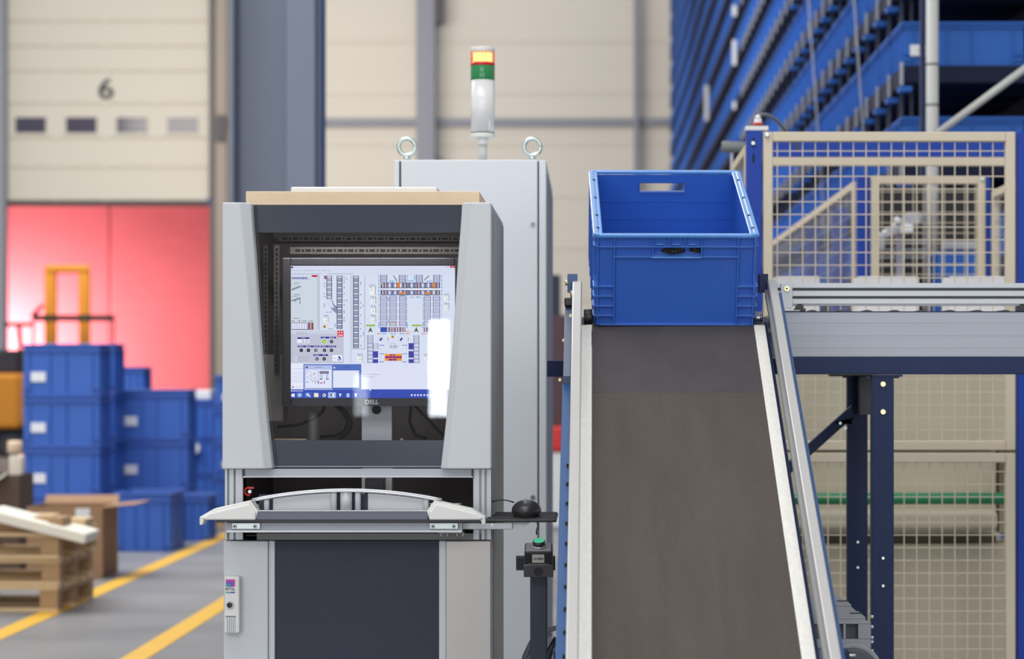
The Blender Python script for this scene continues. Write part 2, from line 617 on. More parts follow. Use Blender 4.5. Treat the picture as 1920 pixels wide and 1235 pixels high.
# ---------------------------------------------------------------- storage bins
def bin_body(mb, L, W, Hh, ribs=True, t=0.006):
    """open box, long side L along x, W along y, height Hh, rim and outer ribs; corner at 0,0,0"""
    i = 0.014
    # outer shell walls
    mb.box(i, L - i, i, i + t, 0, Hh - 0.01)
    mb.box(i, L - i, W - i - t, W - i, 0, Hh - 0.01)
    mb.box(i, i + t, i + t, W - i - t, 0, Hh - 0.01)
    mb.box(L - i - t, L - i, i + t, W - i - t, 0, Hh - 0.01)
    mb.box(i + t, L - i - t, i + t, W - i - t, 0.004, 0.012)
    # rim band
    b = 0.14 * Hh if Hh > 0.25 else 0.03
    for z0, z1 in ((Hh - 0.012, Hh), (Hh - b, Hh - b + 0.006)):
        mb.box(0, L, 0, i + t, z0, z1)
        mb.box(0, L, W - i - t, W, z0, z1)
        mb.box(0, i + t, i + t, W - i - t, z0, z1)
        mb.box(L - i - t, L, i + t, W - i - t, z0, z1)
    if ribs:
        for x in (0.06, L * 0.36, L * 0.56, L - 0.066):
            for y0, y1 in ((0.002, i), (W - i, W - 0.002)):
                mb.box(x, x + 0.005, y0, y1, 0.0, Hh - b)
        for y in (0.055, W * 0.5, W - 0.06):
            for x0, x1 in ((0.002, i), (L - i, L - 0.002)):
                mb.box(x0, x1, y, y + 0.016, 0.0, Hh - b)
        for z in (0.02, 0.05):
            for x0, x1 in ((0, 0.06), (L - 0.06, L)):
                mb.box(x0, x1, 0.002, i, z, z + 0.005)
    return mb


def floor_bin(name, label, loc, rz, group, L=0.6, W=0.4, Hh=0.38, sticker=True):
    r = thing(name, label, 'bin', loc, group, local=True, rot=(0, 0, rz))
    bin_body(MB(), L, W, Hh).build('body', M_blue_floor, r, bevel=0.003, seg=1)
    if sticker:
        MB().box(0.07, 0.18, 0.006, 0.0125, Hh * 0.26, Hh * 0.45).build('label_sticker', M_white, r)
    return r


nth = ['bottom', 'second', 'third', 'top']
# stack A, nearest tall stack
for k in range(4):
    floor_bin('storage_bin', ['bottom blue bin of the tall four high stack behind the cardboard box',
                              'second blue bin from the floor in the tall stack behind the cardboard box',
                              'third blue bin from the floor in the tall stack left of the aisle line',
                              'topmost blue bin of the tall four high stack in front of the forklift'][k],
              (X(40, 18), 18.0, 0.38 * k), math.radians(-1.0), 'blue bins stacked on the floor by the door')
# stack A2 just behind
for k in range(4):
    floor_bin('storage_bin', ['bottom', 'second', 'third', 'topmost'][k] + ' blue bin of the four high stack hidden behind the front tall stack',
              (X(75, 18.9), 18.9, 0.385 * k), 0, 'blue bins stacked on the floor by the door', Hh=0.38, sticker=False)
for k in range(4):
    floor_bin('storage_bin', ['bottom', 'second', 'third', 'topmost'][k] + ' blue bin of the stack behind, between the tall and the middle stack',
              (X(208, 21.3), 21.3, 0.34 * k + 0.0), 0, 'blue bins stacked on the floor by the door', L=0.3, Hh=0.34, sticker=False)
for k in range(3):
    floor_bin('storage_bin', ['bottom', 'middle', 'top'][k] + ' blue bin of the three high stack right of the tall stack',
              (X(215, 19.3), 19.3, 0.39 * k), 0, 'blue bins stacked on the floor by the door', Hh=0.39)
floor_bin('storage_bin', 'single low blue bin on the floor in front of the three high stack',
          (X(212, 17.5), 17.5, 0), 0, 'blue bins stacked on the floor by the door', L=0.43, W=0.6, Hh=0.43, sticker=False)
floor_bin('storage_bin', 'blue bin on the floor behind the single low bin, beside the yellow line',
          (X(320, 18.6), 18.6, 0), 0, 'blue bins stacked on the floor by the door', L=0.3, W=0.4, Hh=0.36, sticker=False)
# stack C, right beside the terminal, on a wooden pallet
def pallet(name, label, cat, loc, rz, L=1.2, W=0.8, group=None, m=M_wood, m2=M_wood2):
    r = thing(name, label, cat, loc, group, local=True, rot=(0, 0, rz))
    for i in range(5):
        y = i * (W - 0.1) / 4
        MB().box(0, L, y, y + 0.1, 0.122, 0.144).build('deck_board', m, r, bevel=0.003, seg=1)
    for x in (0, L / 2 - 0.05, L - 0.1):
        MB().box(x, x + 0.1, 0, W, 0.10, 0.122).build('cross_board', m2, r, bevel=0.003, seg=1)
    for x in (0, L / 2 - 0.05, L - 0.1):
        for y in (0, W / 2 - 0.05, W - 0.1):
            MB().box(x, x + 0.1, y, y + 0.1, 0.022, 0.10).build('block', m2, r, bevel=0.003, seg=1)
    for y in (0, W / 2 - 0.05, W - 0.1):
        MB().box(0, L, y, y + 0.1, 0, 0.022).build('bottom_board', m, r, bevel=0.003, seg=1)
    return r


pallet('pallet', 'wooden pallet under the blue bins beside the grey terminal', 'pallet', (X(352, 20.2), 20.2, 0), 0, 0.85, 1.0)
for k in range(3):
    floor_bin('storage_bin', ['bottom', 'middle', 'top'][k] + ' blue bin on the wooden pallet left of the terminal edge',
              (X(354, 20.78), 20.78, 0.144 + 0.31 * k), 0, 'blue bins on the pallet by the terminal', L=0.37, Hh=0.31, sticker=False)
for k in range(4):
    floor_bin('storage_bin', ['bottom', 'second', 'third', 'topmost'][k] + ' blue bin of the taller pallet stack partly hidden by the terminal',
              (X(397, 20.3) + 0.01, 20.35, 0.144 + 0.285 * k), 0, 'blue bins on the pallet by the terminal', L=0.37, Hh=0.285, sticker=(k % 2 == 1))
wb = MB().box(X(356, 20.8), X(395, 20.8), 20.8, 21.1, 1.074, Z(731, 20.8))
tag(wb.build('white_carton', M_white, bevel=0.01), 'small white carton on top of the blue bins beside the terminal', 'carton')
wr = MB().cyl(P(365, 840, 20.779), P(365, 840, 20.779) + Vector((0, -0.05, 0)), 0.05, 16)
tag(wr.build('tape_roll', M_white), 'small white roll hanging on the blue bins beside the terminal', 'roll')

# pallets with rubbish at the far left
D0 = 13.1
for k in range(3):
    pallet('pallet', ['bottom wooden pallet of the pile at the far left', 'middle wooden pallet of the pile at the far left',
                      'uppermost wooden pallet of the pile at the far left'][k], 'pallet',
           (X(112, D0) - 1.2, D0 + 0.02 * k, 0.144 * k), math.radians([-2, -1, -3][k]), group='wooden pallets at the far left')
# loose boards on top of the pile
z3 = 0.433
bd = thing('scrap_boards', 'brown broken boards and frame lying on the pallet pile', 'boards', (X(60, 13.3), 13.3, z3))
for k, (a, b, c, h) in enumerate(((-12, 100, 13.15, .08), (-12, 96, 13.5, .07), (90, 118, 13.1, .08), (118, 160, 13.4, .055))):
    MB().box(X(a, c), X(b, c), c, c + 0.22, z3, z3 + h).build('board', M_wood2 if k % 2 == 0 else M_wood, bd, bevel=0.004, seg=1)
pw = MB()
a_, b_ = P(-25, 953, 13.05), P(163, 1000, 13.05)
v = (b_ - a_).normalized()
n_ = Vector((0, 0.35, 0)); up = Vector((-v.z, 0, v.x)) * 0.06
pw.add([a_ - up, b_ - up, b_ - up + n_, a_ - up + n_, a_, b_, b_ + n_, a_ + n_],
       [(0, 3, 2, 1), (4, 5, 6, 7), (0, 1, 5, 4), (1, 2, 6, 5), (2, 3, 7, 6), (3, 0, 4, 7)])
tag(pw.build('white_plank', M_pale, bevel=0.01), 'long off-white plank lying slanted across the pallet pile', 'plank')

# cardboard boxes behind the pallets
def carton(label, x0, x1, y0, z1, depth, z0, m, flaps=True, tape=False, dx=0.0):
    r = thing('cardboard_box', label, 'box', ((x0 + x1) / 2, y0, z0))
    b = MB()
    t = 0.006
    b.box(x0, x1, y0, y0 + t, z0, z1)
    b.box(x0, x1, y0 + depth - t, y0 + depth, z0, z1)
    b.box(x0, x0 + t, y0 + t, y0 + depth - t, z0, z1)
    b.box(x1 - t, x1, y0 + t, y0 + depth - t, z0, z1)
    b.box(x0 + t, x1 - t, y0 + t, y0 + depth - t, z0, z0 + t)
    b.build('body', m, r)
    if flaps:
        f = MB()
        f.add([(x1, y0 + t, z1), (x1, y0 + depth - t, z1), (x1 + 0.22, y0 + depth - t, z1 + 0.02), (x1 + 0.22, y0 + t, z1 + 0.02),
               (x1, y0 + t, z1 - t), (x1, y0 + depth - t, z1 - t), (x1 + 0.22, y0 + depth - t, z1 + 0.02 - t), (x1 + 0.22, y0 + t, z1 + 0.02 - t)],
              [(0, 1, 2, 3), (7, 6, 5, 4), (0, 3, 7, 4), (1, 0, 4, 5), (2, 1, 5, 6), (3, 2, 6, 7)])
        f.add([(x0, y0 + depth, z1), (x1, y0 + depth, z1), (x1, y0 + depth + 0.05, z1 + 0.05), (x0, y0 + depth + 0.05, z1 + 0.05),
               (x0, y0 + depth, z1 - t), (x1, y0 + depth, z1 - t), (x1, y0 + depth + 0.05, z1 + 0.05 - t), (x0, y0 + depth + 0.05, z1 + 0.05 - t)],
              [(0, 1, 2, 3), (7, 6, 5, 4), (0, 3, 7, 4), (1, 0, 4, 5), (2, 1, 5, 6), (3, 2, 6, 7)])
        f.build('flap', m, r)
    if tape:
        q = MB().box(x1 - 0.17, x1 - 0.08, y0 - 0.002, y0, z1 - 0.16, z1 - 0.01)
        q.m = 1
        q.box(x1 - 0.15, x1 - 0.1, y0 - 0.003, y0 - 0.002, z1 - 0.09, z1 - 0.07)
        q.box(x1 - 0.15, x1 - 0.1, y0 - 0.003, y0 - 0.002, z1 - 0.155, z1 - 0.14)
        q.build('shipping_label', [M_white, M_red], r)
    return r


carton('open cardboard box with a red and white sticker behind the pallet pile', X(50, 15.2), X(192, 15.2), 15.2, Z(950, 15.2), 0.5, 0.0, M_card_dark, tape=True)
carton('dark brown open carton at the left edge beside the tall blue stack', X(-40, 15.6), X(36, 15.6), 15.6, Z(890, 15.6), 0.4, 0.0, mat('dark_carton', (96, 78, 66), 0.85), flaps=False)
fl = MB()
fl.add([P(-20, 905, 15.5), P(14, 884, 15.5), P(14, 888, 15.5), P(-20, 912, 15.5)] + [P(-20, 905, 15.8), P(14, 884, 15.8), P(14, 888, 15.8), P(-20, 912, 15.8)],
       [(0, 1, 2, 3), (7, 6, 5, 4), (0, 4, 5, 1), (1, 5, 6, 2), (2, 6, 7, 3), (3, 7, 4, 0)])
tag(fl.build('paper_sheet', M_pale), 'pale paper sheet sticking out over the dark carton at the left edge', 'paper')
rb = thing('paper_roll', 'pale beige roll standing upright beside the tall blue stack at left', 'roll', P(30, 905, 15.9))
MB().box(X(16, 15.9), X(42, 15.9), 15.9, 15.99, Z(900, 15.9), Z(852, 15.9)).build('wrap', mat('pale_wrap', (236, 224, 206), 0.7), rb, bevel=0.02)
MB().cyl(P(28, 850, 15.94), P(28, 826, 15.94), 0.05, 16).build('cap', M_card, rb, bevel=0.015)

# forklift beyond, in front of the door
DF = 38.0
fk = thing('forklift', 'orange forklift truck with a raised double mast in front of door 6', 'forklift', (X(80, DF), DF, 0))
ms = MB()
for a, b in ((83, 102), (147, 165)):
    ms.pbox(a, b, 500, 760, DF, 0.22)
ms.build('mast', M_orange, fk, bevel=0.02)
mc = MB().pbox(83, 165, 497, 508, DF - 0.02, 0.12)
mc.m = 1
mc.pbox(100, 150, 508, 511, DF, 0.1)
mc.build('mast_crossbar', [M_orange, M_card_dark], fk, bevel=0.01)
br = MB()
br.pbox(60, 214, 590, 602, DF - 0.25, 0.08)
br.pbox(60, 63, 600, 700, DF - 0.25, 0.05)
br.pbox(210, 214, 600, 700, DF - 0.25, 0.05)
br.pbox(8, 62, 604, 612, DF - 0.1, 0.08)
br.build('load_guard', M_black, fk)
og = MB()
og.prism([(X(22, DF), Z(610, DF)), (X(29, DF), Z(610, DF)), (X(36, DF), Z(700, DF)), (X(29, DF), Z(700, DF))], DF + 0.3, DF + 0.4)
og.prism([(X(60, DF), Z(590, DF)), (X(80, DF), Z(570, DF)), (X(84, DF), Z(572, DF)), (X(64, DF), Z(598, DF))], DF - 0.1, DF)
og.build('cage_strut', M_black, fk)
MB().pbox(20, 168, 790, 826, DF + 0.05, 0.5).build('chassis', M_dark, fk, bevel=0.02)
MB().pbox(-60, 31, 700, 804, DF - 0.6, 1.6).build('body', M_orange, fk, bevel=0.06)
MB().pbox(-60, 34, 655, 700, DF + 0.2, 0.9).build('seat_cowl', M_dark, fk, bevel=0.05)
MB().pbox(-60, 30, 804, 850, DF - 0.4, 1.4).build('counterweight', M_dark, fk)
for a in (-40, 20):
    MB().cyl(P(a, 835, DF - 0.8), P(a, 835, DF - 0.5), 0.17, 18).build('wheel', M_black, fk)

# dim things between the rear cabinet and the conveyor
DB = 20.0
tc_ = thing('tool_cart', 'blurred dark cart with a red lid and white front behind the grey cabinet', 'cart', (X(1045, DB), DB, 0))
MB().pbox(1030, 1062, 590, 800, DB + 0.3, 0.3).build('upright_panel', mat('dark_maroon_panel', (74, 52, 56), 0.6), tc_)
MB().pbox(1024, 1064, 800, 846, DB, 0.5).build('lid', M_red, tc_, bevel=0.02)
MB().pbox(1024, 1066, 846, 991, DB + 0.02, 0.45).build('front', M_cap, tc_, bevel=0.02)
dm = MB().pbox(1030, 1050, 515, 592, DB + 1.5, 0.4)
dm.pbox(1034, 1046, 592, 900, DB + 1.6, 0.2)
tag(dm.build('control_pillar', M_dark), 'dark narrow pillar far behind, right of the grey cabinet', 'pillar')

# ---------------------------------------------------------------- the tall rack of blue bins
RX, RD, PITCH, SLOT = 1.483, 11.5, 0.455, 0.49
NS = 70
ROWS = list(range(-6, 14))
Z0 = 2.776
rack = thing('storage_rack', 'tall navy and grey storage rack full of blue bins running into the distance', 'rack', (RX, RD, 0))
M_rackup = mat('dark_rack_upright', (70, 74, 94), 0.5, metal=0.1)
u = MB()
u.box(RX + 0.05, RX + 0.064, RD - 0.06 + SLOT, RD - 0.045 + SLOT, 0, Z0 + 13 * PITCH + 0.3)
u.box(RX + 0.10, RX + 0.112, RD - 0.06 + SLOT, RD - 0.045 + SLOT, 0, Z0 + 13 * PITCH + 0.3)
up_me = u.build('upright', M_rackup, rack)
for s_ in range(1, NS - 1):
    c = up_me.copy(); COL.objects.link(c); c.parent = rack
    c.location = (0, s_ * SLOT, 0)
for a, b_, h0, h1 in ((1324, 1332, 160, 226), (1378, 1386, 10, 30), (1378, 1386, 75, 122), (1380, 1386, 190, 205)):
    y = RX * F / ((a + b_) / 2 - VX)
    MB().box(RX - 0.05, RX - 0.05 + (b_ - a) * y / F, y, y + 0.01, Z(h1, y), Z(h0, y)).build('sign_plate', M_white, rack)
for k in ROWS:
    t_ = MB()
    zb_ = Z0 + k * PITCH
    for s_ in range(NS):
        y = RD + s_ * SLOT
        t_.m = 0
        t_.box(RX + 0.006, RX + 1.30, y + 0.0, y + 0.40, zb_ - 0.082, zb_ - 0.001)
        if s_ < 26:
            t_.m = 1
            t_.box(RX - 0.008, RX + 0.008, y - 0.006, y + 0.004, zb_ - 0.095, zb_ + 0.015)
            t_.m = 2 if s_ < 14 else 0
            t_.box(RX - 0.01, RX + 0.05, y - 0.012, y + 0.08, zb_ - 0.125, zb_ - 0.10)
    t_.m = 0
    t_.box(RX + 0.7, RX + 1.28, RD + 0.5, RD + NS * SLOT, zb_ - 0.2, zb_ - 0.082)
    t_.build('shelf', [M_rackbeam, M_rackgrey, M_blue_bin], rack)
for a, b in ((P(1605, 0, 14.0), P(1640, 330, 12.2)), (P(1535, 0, 17.0), P(1560, 360, 14.5))):
    a.x = RX - 0.02; b.x = RX - 0.02
    MB().cyl(a + Vector((0, 0, 1)), b - Vector((0, 0, 1)), 0.006, 8).build('bracing_rod', mat('grey_rod', (128, 130, 142), 0.5), rack)

proto = bin_body(MB(), 0.6, 0.4, 0.209).build('storage_bin', M_blue_bin, org=(0, 0, 0), bevel=0.0)


def seen(s_, k):
    y = RD + s_ * SLOT
    z = Z0 + k * PITCH
    px = VX + RX / y * F
    py1 = VY - (z - H) / y * F
    py0 = VY - (z + 0.21 - H) / y * F
    return py1 > 0 and py0 < (520 if px > 1420 else 320) and px > 1230


cells = [(s_, k) for k in ROWS for s_ in range(NS)]
vis = sorted([c for c in cells if seen(*c)], key=lambda c: c[0])[:300]
vs_ = set(vis)
rel = {0: 'tier that ends with the stickered bin'}
num = ['zero', 'one', 'two', 'three', 'four', 'five', 'six', 'seven', 'eight', 'nine', 'ten', 'eleven', 'twelve', 'thirteen']


def tier(k):
    if k == 0:
        return 'same tier as the stickered bin'
    return '%s tier%s %s the stickered bin' % (num[abs(k)], '' if abs(k) == 1 else 's', 'above' if k > 0 else 'below')


def place(i):
    if i == 0:
        return 'nearest of its tier'
    sfx = {1: 'st', 2: 'nd', 3: 'rd'}.get((i + 1) % 10 if not 10 <= (i + 1) % 100 <= 20 else 0, 'th')
    return '%d%s from the near end' % (i + 1, sfx)


for n, (s_, k) in enumerate(vis):
    o = proto if n == 0 else proto.copy()
    if n:
        COL.objects.link(o)
    o.location = (RX, RD + s_ * SLOT, Z0 + k * PITCH)
    tag(o, 'blue rack bin, %s, %s' % (tier(k), place(s_)), 'bin', 'blue bins in the tall storage rack')
    if s_ == 0 and k == 0:
        tag(o, 'blue bin with a white sticker at the near end of the tall rack')
        st = MB().box(0.042, 0.14, -0.004, 0.0105, 0.045, 0.098)
        st.m = 1
        st.box(0.072, 0.138, -0.005, -0.004, 0.066, 0.078)
        q = st.build('label_sticker', [M_white, M_card], o)
        for v_ in q.data.vertices:
            pass
rest = MB()
for (s_, k) in cells:
    if (s_, k) in vs_:
        continue
    y, z = RD + s_ * SLOT, Z0 + k * PITCH
    b = MB()
    i = 0.014
    b.box(i, 0.6 - i, i, 0.4 - i, 0, 0.195)
    b.box(0, 0.6, 0, 0.4, 0.179, 0.209)
    b.box(0.004, i, 0.02, 0.05, 0, 0.179)
    b.box(0.004, i, 0.18, 0.22, 0, 0.179)
    b.box(0.004, i, 0.35, 0.38, 0, 0.179)
    rest.add([v_ + Vector((RX, y, z)) for v_ in b.v], b.f)
for s_ in range(26):
    for k in ROWS:
        y, z = RD + s_ * SLOT, Z0 + k * PITCH
        rest.box(RX + 0.66, RX + 1.26, y, y + 0.4, z, z + 0.209)
ro = rest.build('storage_bins', M_blue_bin)
tag(ro, 'blue bins filling the farther and lower cells of the tall rack', 'bins', None, 'stuff')

# round pole and brace in front of the rack
pl = thing('support_pole', 'pale grey round pole with a slanting brace in front of the rack', 'pole', (X(1748, 10.8), 10.8, 0))
xp = X(1748, 10.8)
MB().cyl((xp, 10.8, 0), (xp, 10.8, 4.2), 0.0275, 24).build('tube', M_pole, pl)
j = MB()
for z in (Z(121, 10.8), Z(197, 10.8)):
    j.cyl((xp, 10.8, z - 0.004), (xp, 10.8, z + 0.004), 0.0285, 24)
j.build('joint_ring', M_doordark, pl)
MB().box(X(1727, 10.85), X(1736, 10.85), 10.85, 10.9, 0, 4.2).build('backing_strip', M_navy, pl)
MB().cyl(P(1990, 78, 10.72), P(1758, 250, 10.72), 0.016, 16).build('brace', M_pole, pl)

# ---------------------------------------------------------------- fences
def fence_panel(label, x0, x1, D, z0, z1, fr=0.03, pitch=0.0397, wire=0.0031, horiz_first=None, group='beige mesh fence panels', bolts=(), bold=1.0):
    r = thing('mesh_fence_panel', label, 'fence panel', ((x0 + x1) / 2, D, z0), group)
    f = MB()
    f.box(x0, x0 + fr, D, D + 0.03, z0, z1)
    f.box(x1 - fr, x1, D, D + 0.03, z0, z1)
    f.box(x0 + fr, x1 - fr, D, D + 0.03, z1 - fr, z1)
    f.box(x0 + fr, x1 - fr, D, D + 0.03, z0, z0 + fr)
    f.build('frame', M_beige, r, bevel=0.003)
    w_ = MB()
    n = int((x1 - x0 - 2 * fr) / pitch)
    x = x0 + fr + 0.015
    while x < x1 - fr:
        w_.box(x - wire / 2 * bold, x + wire / 2 * bold, D + 0.012, D + 0.012 + wire, z0 + fr / 2, z1 - fr / 2)
        x += pitch
    z = z1 - fr - 0.0285
    while z > z0 + fr:
        w_.box(x0 + fr / 2, x1 - fr / 2, D + 0.0145, D + 0.0145 + wire, z - wire / 2 * bold, z + wire / 2 * bold)
        z -= pitch
    w_.build('wire_mesh', M_beige, r)
    for a, b in bolts:
        q = P(a, b, D)
        MB().cyl(q, q + Vector((0, -0.012, 0)), 0.0075, 14).build('bolt', M_zinc, r, bevel=0.002)
    return r


def fence_post(label, px0, px1, D, ztop, extra=None, x0=None, x1=None):
    r = thing('fence_post', label, 'post', (X((px0 + px1) / 2, D), D, 0), 'blue fence posts')
    MB().box(X(px0, D), X(px1, D), D, D + 0.05, 0, ztop).build('tube', M_post, r, bevel=0.002)
    MB().box(X(px0, D) - 0.03, X(px1, D) + 0.03, D - 0.03, D + 0.08, 0, 0.008).build('foot_plate', M_post, r)
    return r


DFN = 7.5
fence_panel('upper beige mesh panel of the front fence above the roller conveyor', X(1431, DFN), X(1904, DFN), DFN, Z(844, DFN), Z(247, DFN), bolts=((1438, 253),))
fence_panel('lower beige mesh panel of the front fence under the roller conveyor', X(1431, DFN), X(1904, DFN), DFN, 0.06, Z(849, DFN))
fp = fence_post('front blue fence post right behind the blue tote', 1400, 1429, DFN, Z(244, DFN))
for a, b, c, d in ((1410.5, 1415, 259, 275), (1411.2, 1414.8, 288, 305)):
    MB().pbox(a, b, c, d, DFN - 0.0015, 0.002).build('slot', M_hole, fp)
MB().cyl(P(1412, 269, DFN), P(1412, 269, DFN) + Vector((0, -0.01, 0)), 0.0066, 14).build('bolt', M_zinc, fp, bevel=0.002)
cp_ = MB().pbox(1398, 1441, 236, 244.5, DFN, 0.05)
cp_.build('top_plate', M_cap, fp, bevel=0.002)
fence_post('blue fence post at the right edge of the photo', 1909, 1936, DFN, Z(247, DFN))
wl_ = thing('signal_plug', 'white conical cable plug with a red ring on the front blue post', 'plug', P(1421, 236, DFN + 0.02))
q = P(1421, 236, DFN + 0.02)
MB().cyl(q + Vector((0, 0, 0.002)), q + Vector((0, 0, 0.008)), 0.0165, 20).build('ring', M_red, wl_)
MB().cyl(q + Vector((0, 0, 0.008)), q + Vector((0, 0, 0.022)), 0.0125, 20, r1=0.012, caps=True).build('collar', M_white, wl_, bevel=0.002)
MB().cyl(q + Vector((0, 0, 0.022)), q + Vector((0, 0, 0.034)), 0.012, 20, r1=0.005).build('cone', M_white, wl_)
hp = [(1421, 219), (1424, 216), (1430, 214.5), (1437, 215), (1445, 218), (1453, 223), (1461, 231), (1469, 240), (1477, 250), (1486, 262), (1497, 280)]
hs = [P(a, b, DFN + 0.02 + 0.06 * i) for i, (a, b) in enumerate(hp)]
tag(MB().tube(hs, 0.006, 10).build('cable_hose', M_rubber_grey), 'grey hose arching from the white plug behind the front fence', 'hose')

# side panel running away from the front post
def side_panel(label, x, y0, y1, z0, z1, bold=1.0, pitch=0.04):
    r = thing('mesh_fence_panel', label, 'fence panel', (x, y0, z0), 'beige mesh fence panels')
    f = MB()
    f.box(x, x + 0.03, y0, y0 + 0.03, z0, z1)
    f.box(x, x + 0.03, y1 - 0.03, y1, z0, z1)
    f.box(x, x + 0.03, y0 + 0.03, y1 - 0.03, z1 - 0.03, z1)
    f.box(x, x + 0.03, y0 + 0.03, y1 - 0.03, z0, z0 + 0.03)
    f.build('frame', M_beige, r, bevel=0.003)
    w_ = MB()
    y = y0 + 0.05
    while y < y1 - 0.03:
        w_.box(x + 0.012, x + 0.0142, y, y + 0.0022 * bold, z0, z1 - 0.01)
        y += pitch * 2
    z = z1 - 0.06
    while z > z0 + 0.03:
        w_.box(x + 0.0146, x + 0.0168, y0, y1, z, z + 0.0022)
        z -= pitch * 1.5
    w_.build('wire_mesh', M_rackgrey, r)
    return r


side_panel('narrow beige mesh side panel running back from the front blue post', X(1396, 7.56), 7.57, 8.3, 0.06, 2.02)
# inner enclosure
ZT = 2.055
bm_ = MB().box(X(1440, 8.42), X(1935, 8.42), 8.42, 8.47, Z(294, 8.42), Z(262, 8.42))
tag(bm_.build('enclosure_beam', M_post, bevel=0.002), 'blue horizontal beam behind the front fence', 'beam')
r2 = MB().box(X(1440, 8.4), X(1893, 8.4), 8.39, 8.42, Z(311, 8.4), Z(295, 8.4))
tag(r2.build('enclosure_rail', M_beige, bevel=0.002), 'beige horizontal rail directly under the blue beam behind the front fence', 'rail')
DI = 9.2
fence_panel('smaller beige mesh door panel standing deep inside the enclosure', X(1633, DI), X(1848, DI), DI, 0.06, Z(330, DI), bold=1.0, bolts=((1842, 336),))
fence_post('blue post left of the inner mesh door', 1608, 1631, DI, Z(330, DI))
fence_post('thin blue post right of the inner mesh door', 1849, 1857, DI, Z(332, DI))
side_panel('beige mesh side panel with a sloping looking top, left of the inner door', 1.005, 9.27, 13.9, 0.06, 2.04)
for yy, nm_ in ((10.4, 'nearer'), (11.7, 'farther')):
    r = thing('fence_post', '%s blue post behind the receding left mesh side panel' % nm_, 'post', (1.07, yy, 0), 'blue fence posts')
    MB().box(1.045, 1.105, yy, yy + 0.05, 0, 2.02).build('tube', M_post, r, bevel=0.002)
    MB().box(1.04, 1.13, yy - 0.02, yy + 0.07, 0, 0.008).build('foot_plate', M_post, r)
side_panel('beige mesh side panel right of the inner mesh door', X(1858, DI), 8.5, DI, 0.06, 2.0)

# beige machine housing behind the front fence, with a green pipe
mh = thing('machine_housing', 'large beige sheet metal machine housing behind the front mesh fence', 'machine', (1.2, 8.15, 0))
zt = Z(588, 8.15)
m_ = MB()
m_.box(0.52, 1.85, 8.15, 8.37, Z(842, 8.15), zt)
m_.build('upper_panel', M_beige_sheet, mh, bevel=0.004)
m_ = MB()
m_.box(0.52, X(1868, 8.17), 8.17, 8.36, Z(1000, 8.17), Z(846, 8.17))
m_.build('middle_panel', M_beige_sheet, mh, bevel=0.004)
MB().box(0.52, X(1868, 8.1), 8.06, 8.17, Z(993, 8.1), Z(956, 8.1)).build('ledge', M_beige_sheet, mh, bevel=0.018, seg=4)
MB().box(0.52, X(1868, 8.2), 8.2, 8.35, Z(1016, 8.2), Z(1004, 8.2)).build('recessed_strip', mat('dark_beige_recess', (92, 86, 72), 0.7), mh)
MB().box(0.52, 1.85, 8.15, 8.37, 0.0, Z(1019, 8.15)).build('lower_panel', M_beige_sheet, mh, bevel=0.004)
cv = MB().box(X(1880, 8.2), X(1893, 8.2), 8.1, 8.16, Z(950, 8.2), Z(858, 8.2))
cv.m = 1
cv.box(X(1884, 8.2), X(1890, 8.2), 8.09, 8.10, Z(886, 8.2), Z(858, 8.2))
cv.build('latch', [M_doordark, M_white], mh)
MB().box(X(1869, 8.3), 1.85, 8.25, 8.36, Z(1000, 8.2), Z(846, 8.2)).build('recessed_post', mat('brown_post_paint', (168, 154, 132), 0.6), mh)
gp = MB().cyl((0.46, 7.9, Z(935, 7.9)), (X(1892, 7.9), 7.9, Z(934, 7.9)), 0.019, 20)
tag(gp.build('green_pipe', M_green), 'green horizontal pipe behind the lower mesh fence', 'pipe')
for k, (a, b) in enumerate(((1449, 1532), (1601, 1716), (1772, 1888))):
    zz = zt
    wbx = MB().box(X(a, 8.3), X(b, 8.3), 8.2, 8.36, zz, Z(518, 8.2)).build('white_block', M_white, bevel=0.006)
    tag(wbx, ['leftmost white block on the machine housing behind the fence', 'middle white block on the machine housing, below the inner mesh door',
              'rightmost white block on the machine housing behind the fence'][k], 'block', 'white blocks on the machine housing')

# handling unit inside the cell
hu = thing('gripper_unit', 'blurred grey gripper mechanism seen through the inner mesh door', 'machine', (X(1690, 10.2), 10.2, 0))
g = MB()
D_ = 10.2
g.pprism([(1648, 440), (1664, 426), (1676, 432), (1672, 445), (1660, 448), (1660, 470), (1650, 470)], D_, 0.12)
g.pprism([(1670, 425), (1690, 408), (1706, 412), (1702, 428), (1680, 440), (1668, 444)], D_, 0.12)
g.pprism([(1696, 400), (1722, 396), (1732, 404), (1728, 420), (1712, 424), (1698, 420)], D_, 0.12)
g.build('arm', M_rackgrey, hu, bevel=0.01)
g = MB()
g.pbox(1690, 1712, 420, 436, D_ - 0.05, 0.1)
g.cyl(P(1682, 412, D_), P(1682, 412, D_ - 0.08), 0.014, 16)
g.build('clamp', M_white, hu, bevel=0.006)
g = MB()
for py in (452, 466, 480, 495):
    g.pbox(1640, 1740, py, py + 4, D_ + 0.15, 0.05)
g.box(X(1688, D_), X(1700, D_), D_ + 0.12, D_ + 0.17, 0, Z(430, D_))
g.build('stand', M_rackgrey, hu)
gb = MB()
gb.box(X(1764, 10.0), X(1846, 10.0), 10.0, 10.35, 0.0, Z(470, 10.0))
gb.m = 1
gb.box(X(1764, 10.0), X(1846, 10.0), 9.99, 10.0, Z(468, 10.0), Z(452, 10.0))
gb.m = 0
tag(gb.build('blue_machine_box', [M_blue_bin, M_rackgrey], bevel=0.005), 'blue machine box with a grey top edge seen through the inner mesh door', 'machine')
